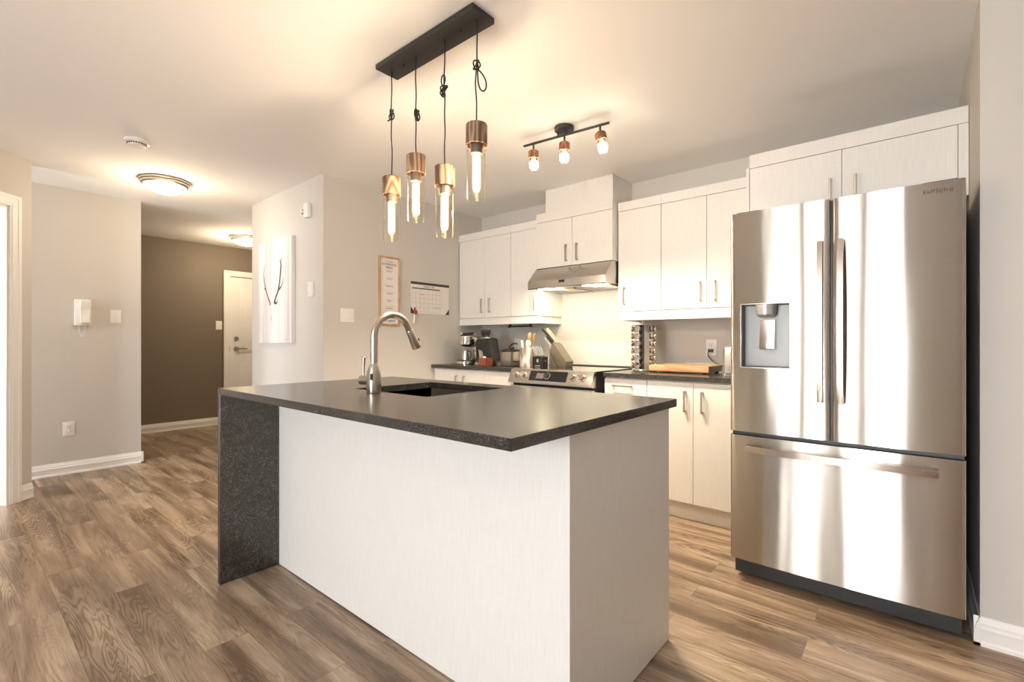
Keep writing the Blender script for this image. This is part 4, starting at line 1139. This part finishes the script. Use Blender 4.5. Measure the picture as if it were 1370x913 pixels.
# utensil crock
ck = thing('utensil_crock', 'white marbled stoneware crock full of wooden utensils', 'crock', (-2.545, 3.215, Z0))
MB().lathe([(0, 0), (.060, 0), (.063, .004), (.063, .160), (.061, .164), (.056, .160), (.056, .008), (0, .007)], (-2.545, 3.215, Z0), 12, rot=None).build('body', 'marble', ck, ang=15)
def spoon(label, x, y, dx, dy, L_, mat, head):
    zb = Z0 + .010
    t = thing('kitchen_utensil', label, 'utensil', (x, y, zb), 'utensils standing in the crock')
    a = Vector((x, y, zb)); d = Vector((dx, dy, 1)).normalized(); b = a + d * L_
    MB().rings([(a, .0045), (a + d * L_ * .5, .0055), (b, .005)], 10).build('handle', mat, t)
    q = d.to_track_quat('Z', 'Y').to_matrix().to_4x4()
    mb = MB()
    if head == 'spoon':
        mb.sphere((0, 0, 0), .024, .008, .036)
        for v_ in mb.bm.verts: v_.co = (Matrix.Translation(b + d * .025) @ q) @ v_.co
    else:
        mb.box(-.022, .022, -.003, .003, -.01, .065, .003, mat=Matrix.Translation(b) @ q)
    mb.build('head', mat, t)
spoon('pale spatula leaning left in the crock', -2.565, 3.20, -.09, -.02, .155, 'whitewood', 'flat')
spoon('pale wooden spoon at the centre of the crock', -2.545, 3.225, -.02, .05, .165, 'whitewood', 'spoon')
spoon('brown olive-wood spoon leaning right in the crock', -2.530, 3.21, .08, -.01, .225, 'lightwood', 'spoon')
spoon('brown flat wooden turner at the back of the crock', -2.525, 3.235, .13, .04, .215, 'lightwood', 'flat')
spoon('thin pale spoon beside the olive-wood spoon in the crock', -2.527, 3.20, .12, -.10, .16, 'whitewood', 'spoon')
ZC = .9215     # both blocks stand on the cooktop edge
# steak knife block
sb = thing('steak_knife_block', 'small dark block with slanted steak knives in front of the big knife block', 'knife block', (-2.40, 3.20, ZC))
MB().prism([(-2.452, ZC), (-2.347, ZC), (-2.347, ZC + .082), (-2.380, ZC + .088), (-2.452, ZC + .085)], 'y', 3.17, 3.245, bev=.002).build('body', 'greyplastic' if False else 'black', sb)
MB().box(-2.407, -2.389, 3.168, 3.1702, ZC + .038, ZC + .064).build('emblem', 'silverpaint', sb)
MB().box(-2.425, -2.372, 3.168, 3.1702, ZC + .005, ZC + .012).build('base_label', 'silverpaint', sb)
def knife(name, label, base_p, d, L_, r, mat, group, ends=True, blade=.05):
    t = thing(name, label, 'knife', base_p, group)
    a = Vector(base_p); d = Vector(d).normalized()
    q = Matrix.Translation(a) @ d.to_track_quat('Z', 'Y').to_matrix().to_4x4()
    MB().box(-r, r, -r * .7, r * .7, .004, L_, r * .35, mat=q).build('handle', mat, t)
    MB().box(-r * 1.05, r * 1.05, -r * .8, r * .8, -.004, .006, .001, mat=q).build('bolster', 'chrome', t)
    MB().box(-r * .9, r * .9, -.001, .001, -blade, -.003, mat=q).build('blade', 'chrome', t)
names = ['leftmost', 'second from left', 'middle', 'second from right', 'rightmost']
for i in range(5):
    knife('steak_knife', f'{names[i]} of the five steel-handled steak knives in the small block', (-2.439 + i * .019, 3.20 + .002 * i, ZC + .090), (-.42, -.05, 1), .085, .0078, 'silverpaint', 'steak knives in the small block')
# big knife block (leaning slab with a wedge foot)
kb = thing('knife_block', 'large taupe leaning knife block at the left edge of the range', 'knife block', (-2.26, 3.28, ZC))
MB().prism([(-2.252, ZC), (-2.180, ZC), (-2.172, ZC + .046), (-2.296, ZC + .196), (-2.341, ZC + .139)], 'y', 3.255, 3.365, bev=.002).build('body', 'knifeblock', kb)
MB().prism([(-2.3415, ZC + .128), (-2.346, ZC), (-2.2615, ZC)], 'y', 3.262, 3.358, bev=.001).build('support', 'knifeblock', kb)
kd_ = Vector((-.72, -.05, .78))
lab = [('black-handled chef knife at the front left of the large block', 'rubber', .165), ('steel-handled carving knife beside the black chef knife', 'silverpaint', .15), ('olive-handled bread knife at the rear of the large block', 'lightwood', .17),
       ('short steel paring knife low in the large block', 'silverpaint', .10), ('black-handled utility knife low in the large block', 'rubber', .11), ('steel boning knife low at the rear of the large block', 'silverpaint', .105)]
for i, (lb, mt, L_) in enumerate(lab):
    col = i % 3; row = i // 3
    bp_ = Vector((-2.302 - row * .022, 3.277 + col * .033, ZC + .194 - row * .030)) + kd_.normalized() * .006
    knife('kitchen_knife', lb, tuple(bp_), kd_, L_, .0125, mt, 'knives in the large block', blade=.03)
# paper towel bar under cabinet
pb = thing('towel_bar', 'thin black bar mounted under the left wall cabinets', 'towel bar', (-2.76, 3.42, UV))
MB().cyl((-2.905, 3.40, 1.272), (-2.64, 3.40, 1.272), .0075, seg=14).cyl((-2.65, 3.40, 1.272), (-2.635, 3.40, 1.272), .012, seg=14).cyl((-2.912, 3.40, 1.272), (-2.897, 3.40, 1.272), .012, seg=14).build('rod', 'black', pb)
for x in (-2.89, -2.655): MB().box(x - .006, x + .006, 3.394, 3.406, 1.272, 1.3575).build('bracket', 'black', pb)

# ------------------------------------------------------------------ right counter
# spice carousel
sc = Vector((-1.548, 3.36, Z0))
sp = thing('spice_carousel', 'round steel spice carousel with ring top beside the cutting board', 'spice rack', sc)
MB().lathe([(0, 0), (.082, 0), (.086, .004), (.084, .012), (0, .014)], sc, 40).build('base', 'chrome', sp)
MB().lathe([(0, 0), (.090, 0), (.094, .003), (.092, .006), (0, .007)], sc + Vector((0, 0, .338)), 40).build('top_plate', 'nickel', sp)
MB().tube([sc + Vector((.014 * math.cos(a), -.006 * math.cos(a), .358 + .016 * math.sin(a))) for a in [2 * PI * i / 20 for i in range(21)]], .0035, 8).build('carry_ring', 'nickel', sp)
tocam = math.atan2(-sc.y, -sc.x)
core = MB()
core.box(-.024, .024, -.024, .024, .0135, .3375, .003, mat=Matrix.Translation(sc) @ Matrix.Rotation(tocam + math.radians(-32), 4, 'Z'))
core.build('core', 'black', sp)
aw = tocam + math.radians(24)
MB().box(.052, .056, -.020, .020, .0135, .3375, .001, mat=Matrix.Translation(sc) @ Matrix.Rotation(aw, 4, 'Z')).build('flat_panel', 'silverpaint', sp)
for dg in (-58, -5, 52, 105, 180, 235):
    a = tocam + math.radians(dg)
    p = sc + Vector((.078 * math.cos(a), .078 * math.sin(a), 0)) if dg in (105, 180) else sc + Vector((.074 * math.cos(a), .074 * math.sin(a), 0))
    MB().cyl(p + Vector((0, 0, .013)), p + Vector((0, 0, .339)), .0022, seg=8).build('upright_wire', 'chrome', sp)
colname = {-85: 'leftmost', -30: 'front left', 76: 'right', 130: 'rear right', -142: 'rear left'}
tiers = ['top', 'second', 'third', 'fourth', 'fifth', 'bottom']
for dg in (-85, -30, 76, 130, -142):
    a = tocam + math.radians(dg); d = Vector((math.cos(a), math.sin(a), 0))
    q3 = d.to_track_quat('Z', 'Y').to_matrix()
    for k_ in range(6):
        zc = Z0 + .310 - k_ * .0540
        o_ = Vector((sc.x, sc.y, zc)) + d * .041
        j = thing('spice_jar', f'silver-lidded spice jar on the {tiers[k_]} tier of the {colname[dg]} carousel column', 'spice jar', o_, 'spice jars in the carousel')
        MB().lathe([(0, 0), (.016, .001), (.0175, .004), (.0175, .033), (.016, .036), (0, .036)], o_, 18, rot=q3).build('glass', 'spice' , j)
        MB().lathe([(0, .0355), (.0215, .0355), (.0225, .038), (.0225, .047), (.020, .050), (.012, .0485), (0, .0485)], o_, 20, rot=q3).build('lid', 'chrome', j)
# cutting board
cb = thing('cutting_board', 'thick butcher block cutting board on small feet before the outlet', 'cutting board', (-1.235, 3.37, Z0))
MB().box(-1.443, -1.030, 3.215, 3.525, Z0 + .010, Z0 + .052, .004).build('board', 'board', cb)
for x in (-1.41, -1.065):
    for y in (3.245, 3.495): MB().cyl((x, y, Z0), (x, y, Z0 + .011), .012, seg=14).build('foot', 'rubber', cb)
# toaster
to = thing('toaster', 'polished steel toaster partly hidden behind the refrigerator', 'toaster', (-.80, 3.30, Z0))
MB().box(-.925, -.745, 3.165, 3.43, Z0 + .014, Z0 + .185, .014, seg=3).build('shell', 'handle', to)
MB().box(-.916, -.754, 3.160, 3.172, Z0 + .018, Z0 + .174, .004).build('end_plate', 'silverpaint', to)
MB().box(-.921, -.749, 3.17, 3.425, Z0, Z0 + .016, .003).build('base', 'greyplastic', to)
for x in (-.885, -.805): MB().box(x, x + .024, 3.20, 3.40, Z0 + .1845, Z0 + .1865).build('bread_slot', 'rubber', to)
MB().box(-.862, -.855, 3.158, 3.161, Z0 + .07, Z0 + .155).build('lever_slot', 'slot', to)
MB().box(-.878, -.840, 3.140, 3.160, Z0 + .136, Z0 + .146, .002).build('lever', 'chrome', to)
MB().cyl((-.896, 3.160, Z0 + .062), (-.896, 3.152, Z0 + .062), .009, seg=18).build('dial', 'nickel', to)
text('brand_lettering', 'Oster', .019, (-.872, 3.1592, Z0 + .034), FACE_MY, 'greyplastic', to, .0006)
tcord = thing('power_cord', 'black toaster plug and cord hanging from the right wall outlet', 'power cord', (-1.153, YB - .01, 1.065))
MB().box(-1.170, -1.137, YB - .034, YB - .0095, 1.054, 1.076, .004).build('plug', 'rubber', tcord)
cc = [Vector((-1.165, YB - .03, 1.062)), Vector((-1.165, YB - .042, 1.035)), Vector((-1.145, YB - .05, 1.005)), Vector((-1.10, YB - .07, .975)), Vector((-1.04, YB - .10, .962)), Vector((-.96, YB - .15, .955)), Vector((-.90, YB - .2, .95)), Vector((-.86, 3.43, .945))]
def crs(P_, n=6):
    out = []
    for i in range(len(P_) - 1):
        p0 = P_[max(0, i - 1)]; p1 = P_[i]; p2 = P_[i + 1]; p3 = P_[min(len(P_) - 1, i + 2)]
        for k_ in range(n):
            t = k_ / n; out.append(.5 * (2 * p1 + (p2 - p0) * t + (2 * p0 - 5 * p1 + 4 * p2 - p3) * t * t + (3 * p1 - p0 - 3 * p2 + p3) * t ** 3))
    out.append(P_[-1]); return out
MB().tube(crs(cc), .0032, 8).build('cable', 'rubber', tcord)
